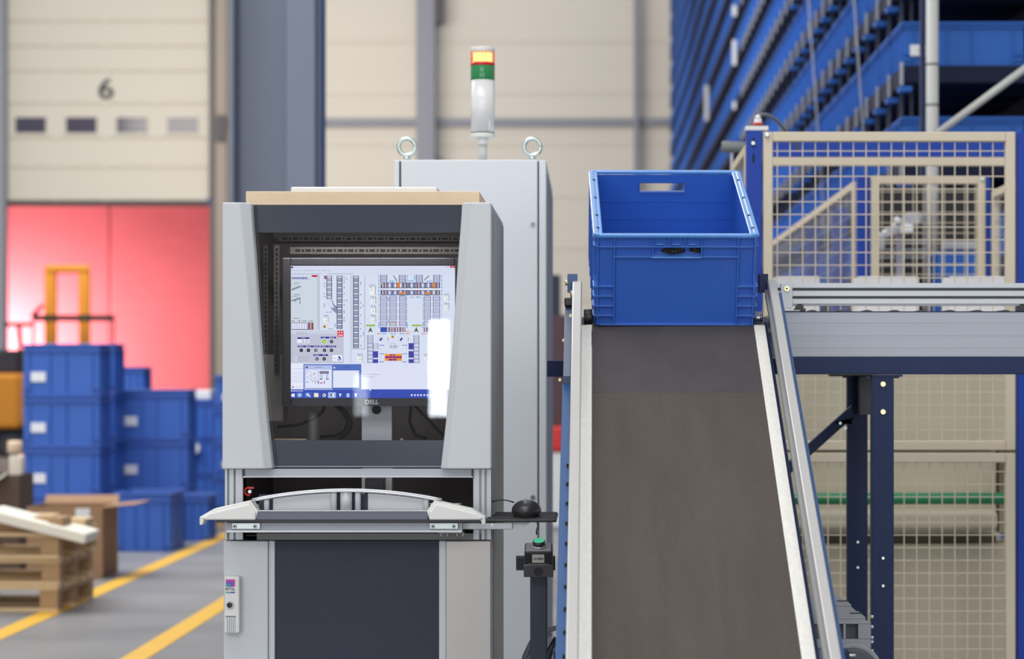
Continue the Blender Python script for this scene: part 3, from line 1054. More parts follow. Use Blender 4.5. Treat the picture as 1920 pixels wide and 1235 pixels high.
for (a, b, t) in ((1636, 1736, 'left'), (1762, 1850, 'right')):
    db_ = MB().box(X(a, 10.6), X(b, 10.6), 10.6, 10.65, 0.0, Z(350, 10.6))  # added dark sheet standing in for the dim depth of the cell
    tag(db_.build('dark_backdrop', mat('dark_cell_backdrop', (34, 34, 40), 0.7)), 'added dark backdrop at the back of the mesh enclosure, %s of the grey pole' % t, 'panel')

# grey capped arm left of the front post
ga = thing('camera_arm', 'grey horizontal cylinder on a thin stand behind the tote, left of the fence post', 'sensor', P(1375, 275, 8.9))
MB().cyl(P(1353, 275, 8.9), P(1400, 276, 8.9), 0.0215, 18).build('cylinder', M_rubber_grey, ga, bevel=0.006)
MB().pbox(1369, 1394, 262, 267, 8.9, 0.04).build('clamp', M_post, ga)
MB().box(X(1369, 8.92), X(1374, 8.92), 8.9, 8.92, 0, Z(285, 8.9)).build('stand', M_rackgrey, ga)

# ---------------------------------------------------------------- operator terminal
DH = 5.38
DG = 5.402
BK = 6.06
hx0, hx1 = X(420, DH), X(922, DH)
ztop = Z(381, DH)
hm = thing('operator_terminal', 'light grey operator terminal cabinet with a glass door and pull-out keyboard drawer', 'terminal', ((hx0 + hx1) / 2, DH, 0))
b = MB()
b.box(hx0, hx0 + 0.02, DH + 0.045, BK, 0.0, ztop)
b.box(hx1 - 0.02, hx1, DH + 0.045, BK, 0.0, ztop)
b.box(hx0 + 0.02, hx1 - 0.02, DH + 0.045, BK, ztop - 0.02, ztop)
b.box(hx0 + 0.02, hx1 - 0.02, BK - 0.02, BK, 0.0, ztop - 0.02)
b.box(hx0 + 0.02, hx1 - 0.02, DH + 0.045, BK - 0.02, 0.0, 0.1)
b.build('enclosure', M_case, hm, bevel=0.003)
b = MB()
e = 0.001
b.box(hx1 + e, hx1 + 2 * e, DH + 0.07, BK - 0.01, 0.02, ztop - 0.012)
b.build('side_shade_sheet', M_side_mesh, hm)
li = MB()
zi0, zi1 = Z(1008, DH), ztop - 0.022
li.box(hx0 + 0.021, hx0 + 0.024, DH + 0.06, BK - 0.03, zi0, zi1)
li.box(hx1 - 0.024, hx1 - 0.021, DH + 0.06, BK - 0.03, zi0, zi1)
li.box(hx0 + 0.021, hx1 - 0.021, BK - 0.026, BK - 0.022, zi0, zi1)
li.box(hx0 + 0.021, hx1 - 0.021, DH + 0.06, BK - 0.03, zi1 - 0.003, zi1)
li.box(hx0 + 0.021, hx1 - 0.021, DH + 0.06, BK - 0.03, zi0, zi0 + 0.003)
li.build('interior_shade_lining', M_inner, hm)
# flanks of the upper door
INN = [(380, 473), (385, 473), (430, 476), (480, 480), (560, 485), (640, 490), (715, 496), (789, 503), (878, 513)]
CRE = [(380, 453), (385, 453), (480, 462), (560, 469), (640, 477), (715, 483), (789, 489), (878, 498)]


def flank(mirror):
    m = MB()
    ys = [381, 400, 430, 480, 520, 560, 600, 640, 680, 715, 750, 789, 830, 878]
    fr_, bk = [], []
    for y in ys:
        a, c, i = 420.5, interp(CRE, y), interp(INN, y)
        if mirror:
            a, c, i = 922, 1340 - c, 1340 - i
        z = Z(y, DH)
        fr_.append([(X(a, DH), DH - 0.03, z), (X(c, DH), DH - 0.03, z), (X(i, DH), DH - 0.016, z)])
        bk.append([(X(a, DH), DH + 0.043, z), (X(c, DH), DH + 0.02, z), (X(i, DH), DH + 0.02, z)])
    n = len(ys)
    vs = [p for r_ in fr_ for p in r_] + [p for r_ in bk for p in r_]
    fs = []
    o2 = 3 * n
    for k in range(n - 1):
        for c in (0, 1):
            q = [3 * k + c, 3 * k + c + 1, 3 * k + c + 4, 3 * k + c + 3]
            fs.append(q if mirror else q[::-1])
            fs.append([o2 + i for i in (q[::-1] if mirror else q)])
        for c in (0, 2):
            q = [3 * k + c, 3 * k + c + 3, o2 + 3 * k + c + 3, o2 + 3 * k + c]
            fs.append(q)
    for k in (0, n - 1):
        for c in (0, 1):
            fs.append([3 * k + c, 3 * k + c + 1, o2 + 3 * k + c + 1, o2 + 3 * k + c])
    m.add(vs, fs)
    ob = m.build('door_flank', M_case, hm)
    bm = bmesh.new(); bm.from_mesh(ob.data); bmesh.ops.recalc_face_normals(bm, faces=bm.faces); bm.to_mesh(ob.data); bm.free()
    bv = ob.modifiers.new('edge', 'BEVEL'); bv.width = 0.003; bv.segments = 2; bv.limit_method = 'ANGLE'; bv.angle_limit = math.radians(25)


flank(False)
flank(True)
gx0, gx1 = X(462, DG), X(878, DG)
MB().box(gx0, gx1, DG, DG + 0.004, Z(826, DG), Z(436, DG)).build('glass_pane', M_glass, hm)
MB().box(gx0, gx1, DG - 0.002, DG + 0.006, Z(436, DG), Z(384, DG)).build('upper_dark_band', M_dark_gloss, hm)
MB().box(gx0, gx1, DG - 0.002, DG + 0.006, Z(877, DG), Z(825, DG)).build('lower_dark_band', M_dark_gloss, hm)
MB().box(gx0, gx1, DG - 0.003, DG - 0.0022, Z(874.6, DG), Z(873.4, DG)).build('band_edge_line', M_alu, hm)
# cross rail below the door
c = MB()
c.box(X(456, DH), X(886, DH), DH + 0.005, DH + 0.03, Z(893, DH), Z(879, DH))
c.m = 1
c.box(X(455, DH), X(887, DH), DH - 0.004, DH + 0.03, Z(895, DH), Z(892.2, DH))
c.build('cross_rail', [M_alu, M_alu_bright], hm, bevel=0.001)
for x0, x1 in ((421, 455), (887, 921)):
    c = MB()
    for a, b_ in ((0, 5), (8, 17), (20, 34)) if x0 < 500 else ((0, 12), (15, 22), (25, 34)):
        c.box(X(x0 + a, DH), X(x0 + b_, DH), DH + 0.004, DH + 0.05, Z(1012, DH), Z(879, DH))
    c.box(X(x0, DH), X(x1, DH), DH + 0.014, DH + 0.05, Z(1012, DH), Z(879, DH))
    c.build('corner_profile', M_guide_light, hm, bevel=0.001)
for x0 in (454, 884):
    MB().box(X(x0, DH), X(x0 + 4, DH), DH, DH + 0.02, Z(897, DH), Z(880, DH)).build('end_stop', M_black, hm)
# inside: perforated rails, monitor, post, cables
def perf(label, x0, x1, y0, y1, D, vertical=False):
    m = MB().box(X(x0, D), X(x1, D), D, D + 0.004, Z(y1, D), Z(y0, D))
    m.m = 1
    if not vertical:
        ym = (y0 + y1) / 2
        x = x0 + 14
        k = 0
        while x < x1 - 8:
            hw = (4.5, 2.2, 5.0, 1.8)[k % 4]
            m.box(X(x - hw, D), X(x + hw, D), D - 0.0008, D, Z(ym + 2.2, D), Z(ym - 2.2, D))
            x += 10
            k += 1
    else:
        xm = (x0 + x1) / 2
        y = y0 + 8
        while y < y1 - 6:
            m.box(X(xm - 2, D), X(xm + 2, D), D - 0.0008, D, Z(y + 3, D), Z(y - 3, D))
            y += 9
    return m.build('perforated_rail', [M_rail_dark, M_hole], hm)


perf('', 544, 884, 463, 476, 5.66)
perf('', 520, 884, 443, 452, 5.95)
perf('', 494, 502, 460, 700, 5.8, True)
perf('', 514, 524, 460, 700, 5.7, True)
MB().box(X(484, 5.72), X(531, 5.72), 5.72, 5.80, Z(790, 5.72), Z(664, 5.72)).build('inner_device_box', mat('beige_inner_box', (176, 168, 156), 0.6), hm, bevel=0.003)
MB().box(X(678, 5.62), X(735, 5.62), 5.62, 5.66, Z(1000, 5.62), Z(740, 5.62)).build('monitor_post', mat('white_aluminium_post', (250, 250, 250), 0.5), hm, bevel=0.002)
MB().cyl(P(706, 768, 5.619), P(706, 768, 5.612), 0.0105, 20).build('post_hole', M_hole, hm)
MB().box(X(688, 5.60), X(722, 5.60), 5.55, 5.62, Z(927, 5.6), Z(895, 5.6)).build('post_foot', M_black, hm)
for pts in ([(609, 755), (606, 770), (590, 785), (560, 796), (520, 800)],
            [(620, 752), (640, 770), (652, 790), (646, 808), (628, 817), (600, 819)],
            [(626, 752), (648, 770), (660, 792), (652, 812), (636, 822)],
            [(772, 750), (768, 790), (778, 815), (800, 822)],
            [(770, 752), (830, 815), (846, 822)]):
    s_ = [P(a, b_, 5.78) for a, b_ in pts]
    d_ = []
    for k in range(len(s_) - 1):
        d_ += [s_[k].lerp(s_[k + 1], t / 3) for t in range(3)]
    d_.append(s_[-1])
    MB().tube(d_, 0.0035, 8).build('cable', M_black, hm)
cl = MB()
cl.pbox(514, 574, 822.5, 826, 5.5, 0.02)
cl.pbox(750, 756, 822, 826, 5.5, 0.02)
cl.build('clip', M_card, hm)
rc = MB()
pts = arc(0, 0, 0.0085, math.radians(60), math.radians(300), 10)
c0 = P(466, 921, DH + 0.02)
rc.tube([c0 + Vector((a, 0, b_)) for a, b_ in pts], 0.0028, 8)
rc.box(c0.x, c0.x + 0.012, c0.y - 0.003, c0.y + 0.003, c0.z + 0.006, c0.z + 0.0105)
rc.build('red_clip', M_red, hm)
MB().cyl(c0 + Vector((0.004, -0.003, 0)), c0 + Vector((0.004, -0.009, 0)), 0.004, 12).build('screw', M_zinc, hm)
# pull-out drawer
DD = 5.28
dr = MB()
dr.box(X(405, DD), X(903, DD), DD + 0.004, DD + 0.30, Z(979, DD), Z(974, DD))
drawer = dr.build('keyboard_drawer', M_black, hm)
MB().box(X(480, DD), X(802, DD), DD, DD + 0.02, Z(974, DD), Z(958, DD)).build('front_bar', M_bar, drawer, bevel=0.001)
MB().box(X(480, DD), X(802, DD), DD - 0.001, DD + 0.02, Z(958, DD), Z(956.4, DD)).build('bar_edge', M_alu_bright, drawer)
LA = [(374, 984), (374, 969), (400, 954), (470, 938), (484, 958), (479, 974.5), (383, 974.5), (380, 984)]
for k in (0, 1):
    pts = LA if k == 0 else [(1284 - a, b_) for a, b_ in LA]
    m = MB().pprism(pts, DD - 0.004, 0.05)
    ob = m.build('end_cap', M_cap, drawer, bevel=0.002)
    in_ = [(392, 962), (466, 944), (479, 960), (479, 974.5), (385, 974.5), (378, 971)]
    if k:
        in_ = [(1284 - a, b_) for a, b_ in in_]
    MB().pprism(in_, DD - 0.011, 0.008).build('cap_facet', M_cap, ob, bevel=0.003)
# curved tube handle
hp = []
for i in range(31):
    t = i / 30
    x = 472 + (828 - 472) * t
    y = 920.5 + 18.5 * (2 * t - 1) ** 2
    hp.append(P(x, y, DD))
hd = MB().tube(hp, 0.0026, 10)
hd.tube([p + Vector((0, 0.006, 0.0035)) for p in hp], 0.0022, 8)
hd.build('arc_handle', M_alu_bright, drawer)
for x0, x1 in ((512, 622), (690, 800)):
    pts = [(x0, 956)]
    for i in range(9):
        x = lerp(x0, x1, i / 8)
        t = (x - 472) / 356
        pts.append((x, 924 + 18.5 * (2 * t - 1) ** 2))
    pts.append((x1, 956))
    MB().pprism(pts, DD + 0.03, 0.003).build('recess_plate', M_recess, drawer)
for x, r_ in ((500, 5), (626, 5.5), (671, 5.5), (799, 5)):
    t = (x - 472) / 356
    MB().cyl(P(x, 957, DD + 0.012), P(x, 922 + 18.5 * (2 * t - 1) ** 2, DD + 0.012), r_ * DD / F, 14).build('handle_post', M_recess, drawer)
MB().cyl(P(649, 957, DD + 0.012), P(649, 922, DD + 0.012), 11 * DD / F, 18).build('handle_post', M_recess, drawer)
MB().box(X(486, DD + 0.04), X(806, DD + 0.04), DD + 0.034, DD + 0.04, Z(957, DD), Z(928, DD)).build('recess_back', M_dark, drawer)
# runner beam under the drawer
ru = MB()
ru.box(X(425, DD + 0.03), X(867, DD + 0.03), DD + 0.03, DD + 0.06, Z(997, DD), Z(981, DD))
ru.m = 1
ru.box(X(425, DD + 0.03), X(867, DD + 0.03), DD + 0.025, DD + 0.06, Z(999.5, DD), Z(995, DD))
ru.build('runner_beam', [M_alu, M_alu_bright], drawer, bevel=0.001)
for a, b_ in ((432, 485), (804, 858)):
    q = MB().box(X(a, DD), X(b_, DD), DD + 0.022, DD + 0.026, Z(993, DD), Z(981, DD))
    o = q.build('screw_plate', M_zinc, drawer, bevel=0.001)
    for sx in (a + 8, b_ - 7):
        q = P(sx, 986.5, DD + 0.021)
        m = MB().cyl(q, q + Vector((0, -0.003, 0)), 0.0046, 14)
        m.m = 1
        m.cyl(q + Vector((0, -0.003, 0)), q + Vector((0, -0.0034, 0)), 0.0022, 6)
        m.build('screw', [M_steel_matt, M_hole], o)
br = MB()
for x in (826, 838, 856, 867):
    br.box(X(x, DD + 0.05), X(x + 2, DD + 0.05), DD + 0.05, DD + 0.06, Z(1008, DD), Z(999, DD))
br.box(X(822, DD + 0.05), X(870, DD + 0.05), DD + 0.05, DD + 0.06, Z(1002, DD), Z(999, DD))
br.build('hook_bracket', M_alu, drawer)
lp_ = MB().box(X(480, DH), X(905, DH), DH + 0.012, DH + 0.02, Z(1012.5, DH), Z(1000, DH))
lp_.build('lower_rail', mat('dim_grey_rail', (112, 112, 110), 0.5), hm)
# keyboard lying in the drawer
kb = thing('keyboard', 'grey keyboard lying in the drawer behind the curved handle', 'keyboard', (X(660, 5.42), 5.42, Z(974, DD)))
MB().box(X(470, 5.40), X(866, 5.40), 5.36, 5.50, Z(973.9, DD), Z(955, 5.4)).build('case', mat('grey_keyboard_case', (150, 146, 144), 0.6), kb, bevel=0.004)
k_ = MB()
for i in range(22):
    for j in range(4):
        x = X(476, 5.4) + i * 0.0212
        k_.box(x, x + 0.018, 5.365 + j * 0.03, 5.39 + j * 0.03, Z(955, 5.4), Z(949 - j, 5.4))
k_.build('keys', M_steel_matt, kb, bevel=0.001, seg=1)
# lower door
ld = MB()
zl = Z(1013.5, DH)
ld.box(X(420, DH), X(503, DH), DH - 0.006, DH + 0.03, 0.06, zl)
ld.box(X(503, DH), X(515, DH), DH + 0.002, DH + 0.03, 0.06, zl)
ld.box(X(823, DH), X(836, DH), DH + 0.002, DH + 0.03, 0.06, zl)
ld = ld.build('lower_door', M_case, hm, bevel=0.002)
MB().box(X(515, DH), X(823, DH), DH + 0.006, DH + 0.03, 0.06, zl).build('dark_inlay', M_dark, ld)
MB().box(X(836, DH), X(920.5, DH), DH - 0.002, DH + 0.03, 0.06, zl).build('brushed_strip', mat('brushed_grey_aluminium', (176, 172, 168), 0.35, metal=0.3, var=0.05), ld, bevel=0.002)
hb = MB().pbox(420.5, 449, 1080, 1187, DH - 0.03, 0.024)
hb.m = 0
hb = hb.build('lever_handle', M_cap, ld, bevel=0.004, seg=3)
hz = DH - 0.0308
lg = MB()
for k, (mi, ins) in enumerate(((0, 0), (1, 3.0), (2, 5.5), (3, 8))):
    lg.m = mi
    y = hz - 0.0002 * (k + 1)
    lg.box(X(423.5, hz), X(440.5 - ins * 0.9, hz), y, y + 0.0002, Z(1099.5, hz), Z(1086 + ins * 0.95, hz))
lg.m = 4
lg.text('RITTAL', X(423, hz), X(440.5, hz), Z(1106.5, hz), Z(1101.5, hz), hz - 0.0003, bold=0.02)
lg.m = 5
lg.box(X(423, hz), X(432, hz), hz - 0.0003, hz, Z(1111.5, hz), Z(1109, hz))
lg.m = 2
lg.box(X(432.5, hz), X(440.5, hz), hz - 0.0003, hz, Z(1111.5, hz), Z(1109, hz))
lg.build('maker_badge', [M_pink, mat('logo_violet_pink', (150, 70, 180), 0.5), M_purple, M_cyan, M_ink, M_teal], hb)
q = P(431, 1134, hz)
lk = MB().cyl(q, q + Vector((0, -0.0025, 0)), 0.0086, 24)
lk.m = 1
lk.cyl(q + Vector((0, -0.0025, 0)), q + Vector((0, -0.003, 0)), 0.006, 20)
lk.m = 2
lk.box(q.x - 0.001, q.x + 0.004, q.y - 0.0036, q.y - 0.003, q.z - 0.0045, q.z + 0.0045)
lk.build('lock_cylinder', [M_steel_matt, M_hole, M_ink], hb)
gr = MB()
for k in range(5):
    gr.pbox(424 + k * 3.6, 426.4 + k * 3.6, 1157, 1184, DH - 0.033, 0.003)
gr.m = 1
gr.pbox(423, 442, 1154.5, 1156, DH - 0.0312, 0.001)
gr.build('grip_ribs', [M_case, M_guide_groove], hb)

# small lamp strip behind the header of the glass door
MB().box(X(560, 5.44), X(780, 5.44), 5.43, 5.455, ztop - 0.04, ztop - 0.025).build('cabinet_lamp', M_cap, hm)
la = area('cabinet_light', (X(670, 5.5), 5.475, ztop - 0.045), (X(670, 5.5), 5.72, 1.2), 0.40, 0.02, 1.6, (1.0, 0.96, 0.94))

# ------------------------------------------------ monitor with its picture
DM = 5.52
mo = thing('monitor', 'black computer monitor showing a conveyor plan inside the terminal', 'monitor', (X(698, DM), DM, Z(764, DM)))
m = MB()
m.pbox(529, 545, 483, 761, DM, 0.03)
m.pbox(853, 868, 483, 761, DM, 0.03)
m.pbox(545, 853, 483, 498, DM, 0.03)
m.pbox(545, 853, 746, 761, DM, 0.03)
m.pbox(545, 853, 498, 746, DM + 0.006, 0.024)
m.build('bezel', M_blacksat, mo, bevel=0.002)
q = MB()
q.pbox(530, 867, 759.8, 760.8, DM - 0.0006, 0.0006)
q.build('bezel_edge', M_rail_dark, mo)
MB().text('DELL', X(685, DM), X(710, DM), Z(757.5, DM), Z(749, DM), DM - 0.0012, bold=0.03).build('maker_lettering', M_grey_text, mo)

SC = MB()
scol = []


def su(u):
    return X(520 + u * 0.2592, DM)


def sv(v_):
    return Z(460 + v_ * 0.2592, DM)


def R(u0, v0, u1, v1, c, L=1):
    y = DM + 0.0055 - L * 0.0004
    SC.add([(su(u0), y, sv(v1)), (su(u1), y, sv(v1)), (su(u1), y, sv(v0)), (su(u0), y, sv(v0))], [(0, 1, 2, 3)])
    scol.append(c)


def Pg(pts, c, L=2):
    y = DM + 0.0055 - L * 0.0004
    SC.add([(su(a), y, sv(b_)) for a, b_ in pts], [tuple(range(len(pts)))])
    scol.append(c)


def C(u, v_, r_, c, L=3, n=16):
    Pg([(u + r_ * math.cos(2 * math.pi * i / n), v_ + r_ * math.sin(2 * math.pi * i / n)) for i in range(n)], c, L)


def T(body, u0, u1, v0, v1, c, L=4, bold=0.0):
    n0 = len(SC.f)
    SC.text(body, su(u0), su(u1), sv(v1), sv(v0), DM + 0.0055 - L * 0.0004, bold=bold)
    scol.extend([c] * (len(SC.f) - n0))


rnd = random.Random(4)


def dashes(u0, u1, v_, c, h=4, L=2, w_=(5, 12)):
    u = u0
    while u < u1:
        k = rnd.uniform(*w_)
        R(u, v_, min(u + k, u1), v_ + h, c, L)
        u += k + rnd.uniform(2, 5)


BG = (216, 222, 236)
WH = (238, 240, 250)
GR = (150, 150, 172)
DK = (66, 66, 100)
NV = (50, 60, 150)
BL = (90, 160, 205)
R(93, 145, 1285, 1104, BG, 0)
R(93, 145, 1285, 212, (214, 218, 234), 1)
R(97, 152, 112, 164, (40, 50, 80), 2)
dashes(120, 175, 156, (190, 196, 205), 5)
for a, b_ in ((104, 168), (182, 268), (280, 304), (318, 348), (360, 384)):
    dashes(a, b_, 178, (170, 172, 190), 5)
dashes(108, 320, 202, (160, 158, 185), 5)
dashes(360, 552, 202, (160, 158, 185), 5)
R(1249, 147, 1284, 161, (200, 40, 60), 2)
R(1262, 151, 1270, 157, WH, 3)
R(1229, 150, 1236, 157, (110, 112, 130), 2)
R(1206, 155, 1212, 157, (110, 112, 130), 2)
# left sketch pane
R(93, 212, 300, 610, (206, 214, 222), 1)
R(290, 212, 293, 608, (150, 140, 160), 2)
R(301, 212, 304, 608, (150, 140, 160), 2)
R(246, 214, 289, 222, (190, 30, 50), 2)
Pg([(246, 222), (289, 222), (280, 228), (255, 228)], (190, 30, 50))
dashes(103, 216, 230, (60, 50, 160), 9, 2, (8, 14))
R(103, 242, 232, 244, (60, 50, 160), 2)
dashes(118, 160, 268, (120, 150, 110), 6)
dashes(102, 150, 283, (150, 190, 130), 5)
Pg([(102, 312), (160, 290), (174, 298), (102, 328)], (140, 144, 156))
dashes(118, 160, 352, (70, 110, 140), 6)
dashes(102, 150, 366, (110, 150, 170), 5)
Pg([(102, 394), (164, 374), (168, 384), (102, 406)], (130, 134, 146))
Pg([(128, 394), (134, 394), (134, 412), (128, 412)], (130, 134, 146))
Pg([(158, 378), (164, 378), (164, 424), (158, 424)], (130, 134, 146))
dashes(116, 158, 523, (110, 130, 120), 6)
for a, b_, col in ((102, 122, (110, 110, 100)), (150, 168, (110, 110, 100)), (182, 206, (110, 110, 100)), (222, 258, (120, 130, 90))):
    dashes(a, b_, 542, col, 6)
R(100, 557, 260, 609, (196, 196, 220), 2)
R(100, 557, 222, 560, DK, 3)
R(100, 605, 222, 609, DK, 3)
for a in (110, 128, 146, 164, 182, 200, 216):
    R(a, 562, a + 7, 604, WH if a % 3 else GR, 3)
R(222, 557, 260, 609, (126, 84, 90), 3)
R(237, 560, 244, 606, (226, 190, 190), 4)
# conveyor columns


def ladder(u0, u1, v0, v1, col=GR, step=19, edge=DK):
    R(u0, v0, u1, v1, col, 2)
    R(u0, v0, u0 + 5, v1, edge, 3)
    R(u1 - 5, v0, u1, v1, edge, 3)
    v_ = v0 + 8
    k = 0
    while v_ < v1 - 3:
        R(u0 + 5, v_, u1 - 5, v_ + (6 if k % 2 == 0 else 4), WH if k % 2 == 0 else (176, 178, 200), 3)
        v_ += step
        k += 1


ladder(354, 394, 218, 388, (160, 164, 180), 18)
R(336, 218, 356, 242, (150, 90, 150), 4)
Pg([(354, 392), (394, 392), (404, 424), (430, 446), (430, 458), (408, 476), (384, 456), (362, 430)], (214, 216, 232))
Pg([(390, 392), (394, 392), (406, 424), (432, 448), (430, 454), (402, 428)], DK, 3)
Pg([(384, 456), (408, 432), (430, 452), (430, 496)], (140, 142, 175), 4)
Pg([(394, 452), (410, 436), (414, 440), (398, 456)], WH, 5)
ladder(428, 470, 218, 604, (140, 144, 168), 19)
ladder(546, 588, 218, 742, (140, 144, 168), 20)
for a in (530, 629):
    R(a, 216, a + 3, 748, (140, 140, 160), 2)
R(530, 746, 632, 749, (140, 140, 160), 2)
for a, vs2 in ((335, (268, 290, 345, 365, 420, 435)), (478, (225, 245, 262, 300, 345, 395, 425, 470, 480, 520, 540)), (496, (235, 390)),
               (412, (566, 580)), (598, (262, 275, 350, 410, 445, 500, 560, 600, 650, 720)), (616, (428, 626, 640))):
    for v_ in vs2:
        R(a, v_, a + 8, v_ + 9, (110, 170, 205), 2)
        R(a + 2, v_ + 2, a + 6, v_ + 7, (60, 110, 150), 3)
dashes(346, 384, 480, (130, 130, 140), 4)
R(384, 478, 390, 484, DK, 3)
dashes(366, 404, 600, (110, 170, 215), 6)


def device(u, v_, w_=36, h_=40, L=2):
    dashes(u, u + w_, v_ - 11, (120, 110, 130), 5)
    R(u, v_, u + w_, v_ + h_, (240, 240, 238), L)
    R(u, v_, u + w_, v_ + 3, (130, 128, 140), L + 1)
    R(u + w_ - 4, v_, u + w_, v_ + h_, (130, 128, 140), L + 1)
    dashes(u + 10, u + 26, v_ + 10, (170, 175, 160), 4, L + 1)
    R(u + 15, v_ + 24, u + 22, v_ + 32, (120, 130, 120), L + 1)


device(332, 514)
device(664, 294, 44, 62)
R(670, 302, 676, 308, DK, 4)
for v_ in (380, 446, 514):
    device(676, v_)
device(578, 796)
device(1058, 798)
for v_ in (360, 427):
    device(1206, v_)
R(330, 576, 350, 596, (220, 180, 50), 2)
R(334, 582, 344, 594, (120, 70, 30), 3)
R(823, 650, 843, 670, (220, 180, 50), 2)
R(828, 655, 838, 664, (130, 80, 30), 3)
# big plan right
for a in (744, 878, 1001, 1127):
    R(a, 212, a + 50, 268, (200, 202, 224), 2)
    for k in range(5):
        R(a, 214 + k * 11, a + 50, 217 + k * 11, (110, 112, 150), 3)
    R(a, 212, a + 4, 268, DK, 4)
    R(a + 46, 212, a + 50, 268, DK, 4)
for v0, v1 in ((268, 308), (323, 358)):
    R(744, v0, 1175, v1, (166, 168, 192), 2)
    R(744, v0, 1175, v0 + 4, DK, 4)
    R(744, v1 - 4, 1175, v1, DK, 4)
    k = 0
    a = 748
    while a < 1172:
        col = [(84, 70, 90), (190, 192, 214), (120, 60, 56), (196, 186, 200), (90, 92, 120), (150, 152, 180), WH, (130, 132, 160)][k % 8 if (a < 800 or 862 < a < 930 or 1000 < a < 1050 or a > 1120) else 4 + k % 4]
        R(a, v0 + 4, a + 8, v1 - 4, col, 3)
        a += 10
        k += 1
R(800, 312, 872, 320, WH, 3)
R(932, 312, 1124, 320, WH, 3)
for a, b_ in ((866, 886), (1118, 1136)):
    R(a, 266, b_, 304, (220, 130, 50), 5)
for a, b_ in ((884, 920), (1064, 1104)):
    R(a, 338, b_, 354, (220, 130, 60), 5)
R(748, 270, 756, 280, (190, 200, 60), 5)
R(1126, 322, 1136, 332, (220, 210, 70), 5)
Pg([(836, 218), (842, 216), (868, 256), (862, 260)], (110, 100, 130))
Pg([(1094, 216), (1098, 222), (1064, 252), (1060, 248)], (110, 100, 130))
for a in (742, 810, 880, 1058, 1124):
    v1 = 586
    for v0 in range(364, 580, 45):
        h_ = 40 if v0 + 45 < 590 else 36
        R(a, v0, a + 52, v0 + h_, (198, 200, 222), 2)
        for k in range(4):
            R(a, v0 + k * 11, a + 52, v0 + 3 + k * 11, (120, 122, 158) if k % 3 == 0 else (150, 152, 180), 3)
        R(a, v0, a + 4, v0 + h_, (90, 90, 130), 4)
        R(a + 48, v0, a + 52, v0 + h_, (90, 90, 130), 4)
dashes(826, 860, 552, (220, 70, 60), 6, 6)
R(814, 566, 860, 570, (140, 200, 90), 6)
for a in (730, 800, 936, 1186):
    for v_ in range(216, 360, 26) if a != 800 else (376, 392, 530, 545):
        R(a, v_, a + 6, v_ + 16, (80, 160, 205), 3)
for a in (730, 800, 936, 1046, 1186):
    for v_ in range(380, 560, 22):
        R(a + 1, v_, a + 5, v_ + 6, (100, 110, 130), 3)
for a, b_, v_ in ((808, 846, 254), (948, 984, 252), (1080, 1118, 254), (958, 990, 370), (1004, 1036, 370), (816, 858, 354), (884, 924, 358), (1066, 1104, 356), (756, 790, 634), (818, 856, 634), (886, 922, 634), (1074, 1092, 634)):
    dashes(a, b_, v_, (70, 150, 200), 7, 4)
for a, v_ in ((988, 214), (730, 560), (936, 560), (1046, 560)):
    R(a, v_, a + 6, v_ + 36, (80, 170, 215), 3)
R(744, 590, 792, 626, (52, 84, 170), 3)
for k, a in enumerate(range(792, 928, 8)):
    R(a, 590, a + 7, 626, [(190, 186, 210), (150, 120, 140), (110, 60, 70), (200, 200, 216), (120, 60, 60)][k % 5], 3)
for k, a in enumerate(range(1058, 1106, 8)):
    R(a, 590, a + 7, 626, [(110, 60, 70), (200, 200, 216), (120, 90, 110)][k % 3], 3)
for a, b_ in ((722, 748), (930, 958), (1042, 1068)):
    dashes(a, b_, 634, (225, 110, 60), 8, 4)
dashes(930, 958, 618, (225, 150, 60), 8, 4)
for a in (640, 972):
    R(a, 573, a + 68, 584, (150, 200, 40), 3)
    dashes(a + 6, a + 60, 576, (90, 130, 30), 4, 4)
    Pg([(a + 32, 588), (a + 50, 630), (a + 32, 618), (a + 14, 630)], (84, 96, 50), 3)
for a in (650, 984):
    R(a, 648, a + 42, 850, (190, 194, 212), 2)
    R(a, 648, a + 4, 850, (100, 96, 150), 3)
    R(a + 38, 648, a + 42, 850, (100, 96, 150), 3)
    for v_ in range(706, 850, 14):
        R(a + 4, v_, a + 38, v_ + 4, (150, 152, 190) if v_ % 4 else WH, 3)
R(692, 706, 732, 752, (184, 182, 206), 3)
R(704, 710, 708, 748, WH, 4)
R(716, 710, 719, 748, WH, 4)
for a in (692, 948):
    R(a, 764, a + 36, 812, (66, 70, 160), 3)
    R(a, 822, a + 36, 850, (66, 70, 160), 3)
R(948, 706, 984, 752, (66, 70, 160), 3)
for a in (738, 904):
    for v_ in (718, 780, 838):
        dashes(a, a + 34, v_, (70, 130, 180), 7, 3)
        R(a + (4 if a == 738 else 26), v_ + 26, a + (8 if a == 738 else 30), v_ + 31, (120, 130, 130), 3)
for a in (746, 893):
    Pg([(a - 10, 684), (a + 4, 664), (a + 14, 672), (a, 692)], (44, 50, 150), 3)
    for du, dv in ((-18, -12), (18, -14), (-20, 6), (20, 4), (2, -26), (4, 16)):
        R(a + du, 678 + dv, a + du + 3, 681 + dv, (70, 60, 60), 3)
for a in (798, 944):
    R(a, 664, a + 4, 692, (150, 110, 110), 3)
dashes(812, 858, 706, (180, 185, 195), 5, 3)
T('0.00', 811, 868, 720, 742, (140, 144, 150), 3, 0.02)
R(776, 784, 900, 834, (236, 150, 36), 3)
R(776, 800, 900, 816, (196, 84, 140), 4)
R(802, 820, 866, 833, (206, 100, 130), 4)
dashes(812, 852, 788, (110, 30, 110), 8, 5, (20, 30))
dashes(782, 898, 803, (90, 24, 100), 9, 5, (18, 34))
dashes(804, 862, 822, (90, 24, 100), 9, 5, (18, 30))
R(529, 752, 531, 850, (140, 140, 160), 3)
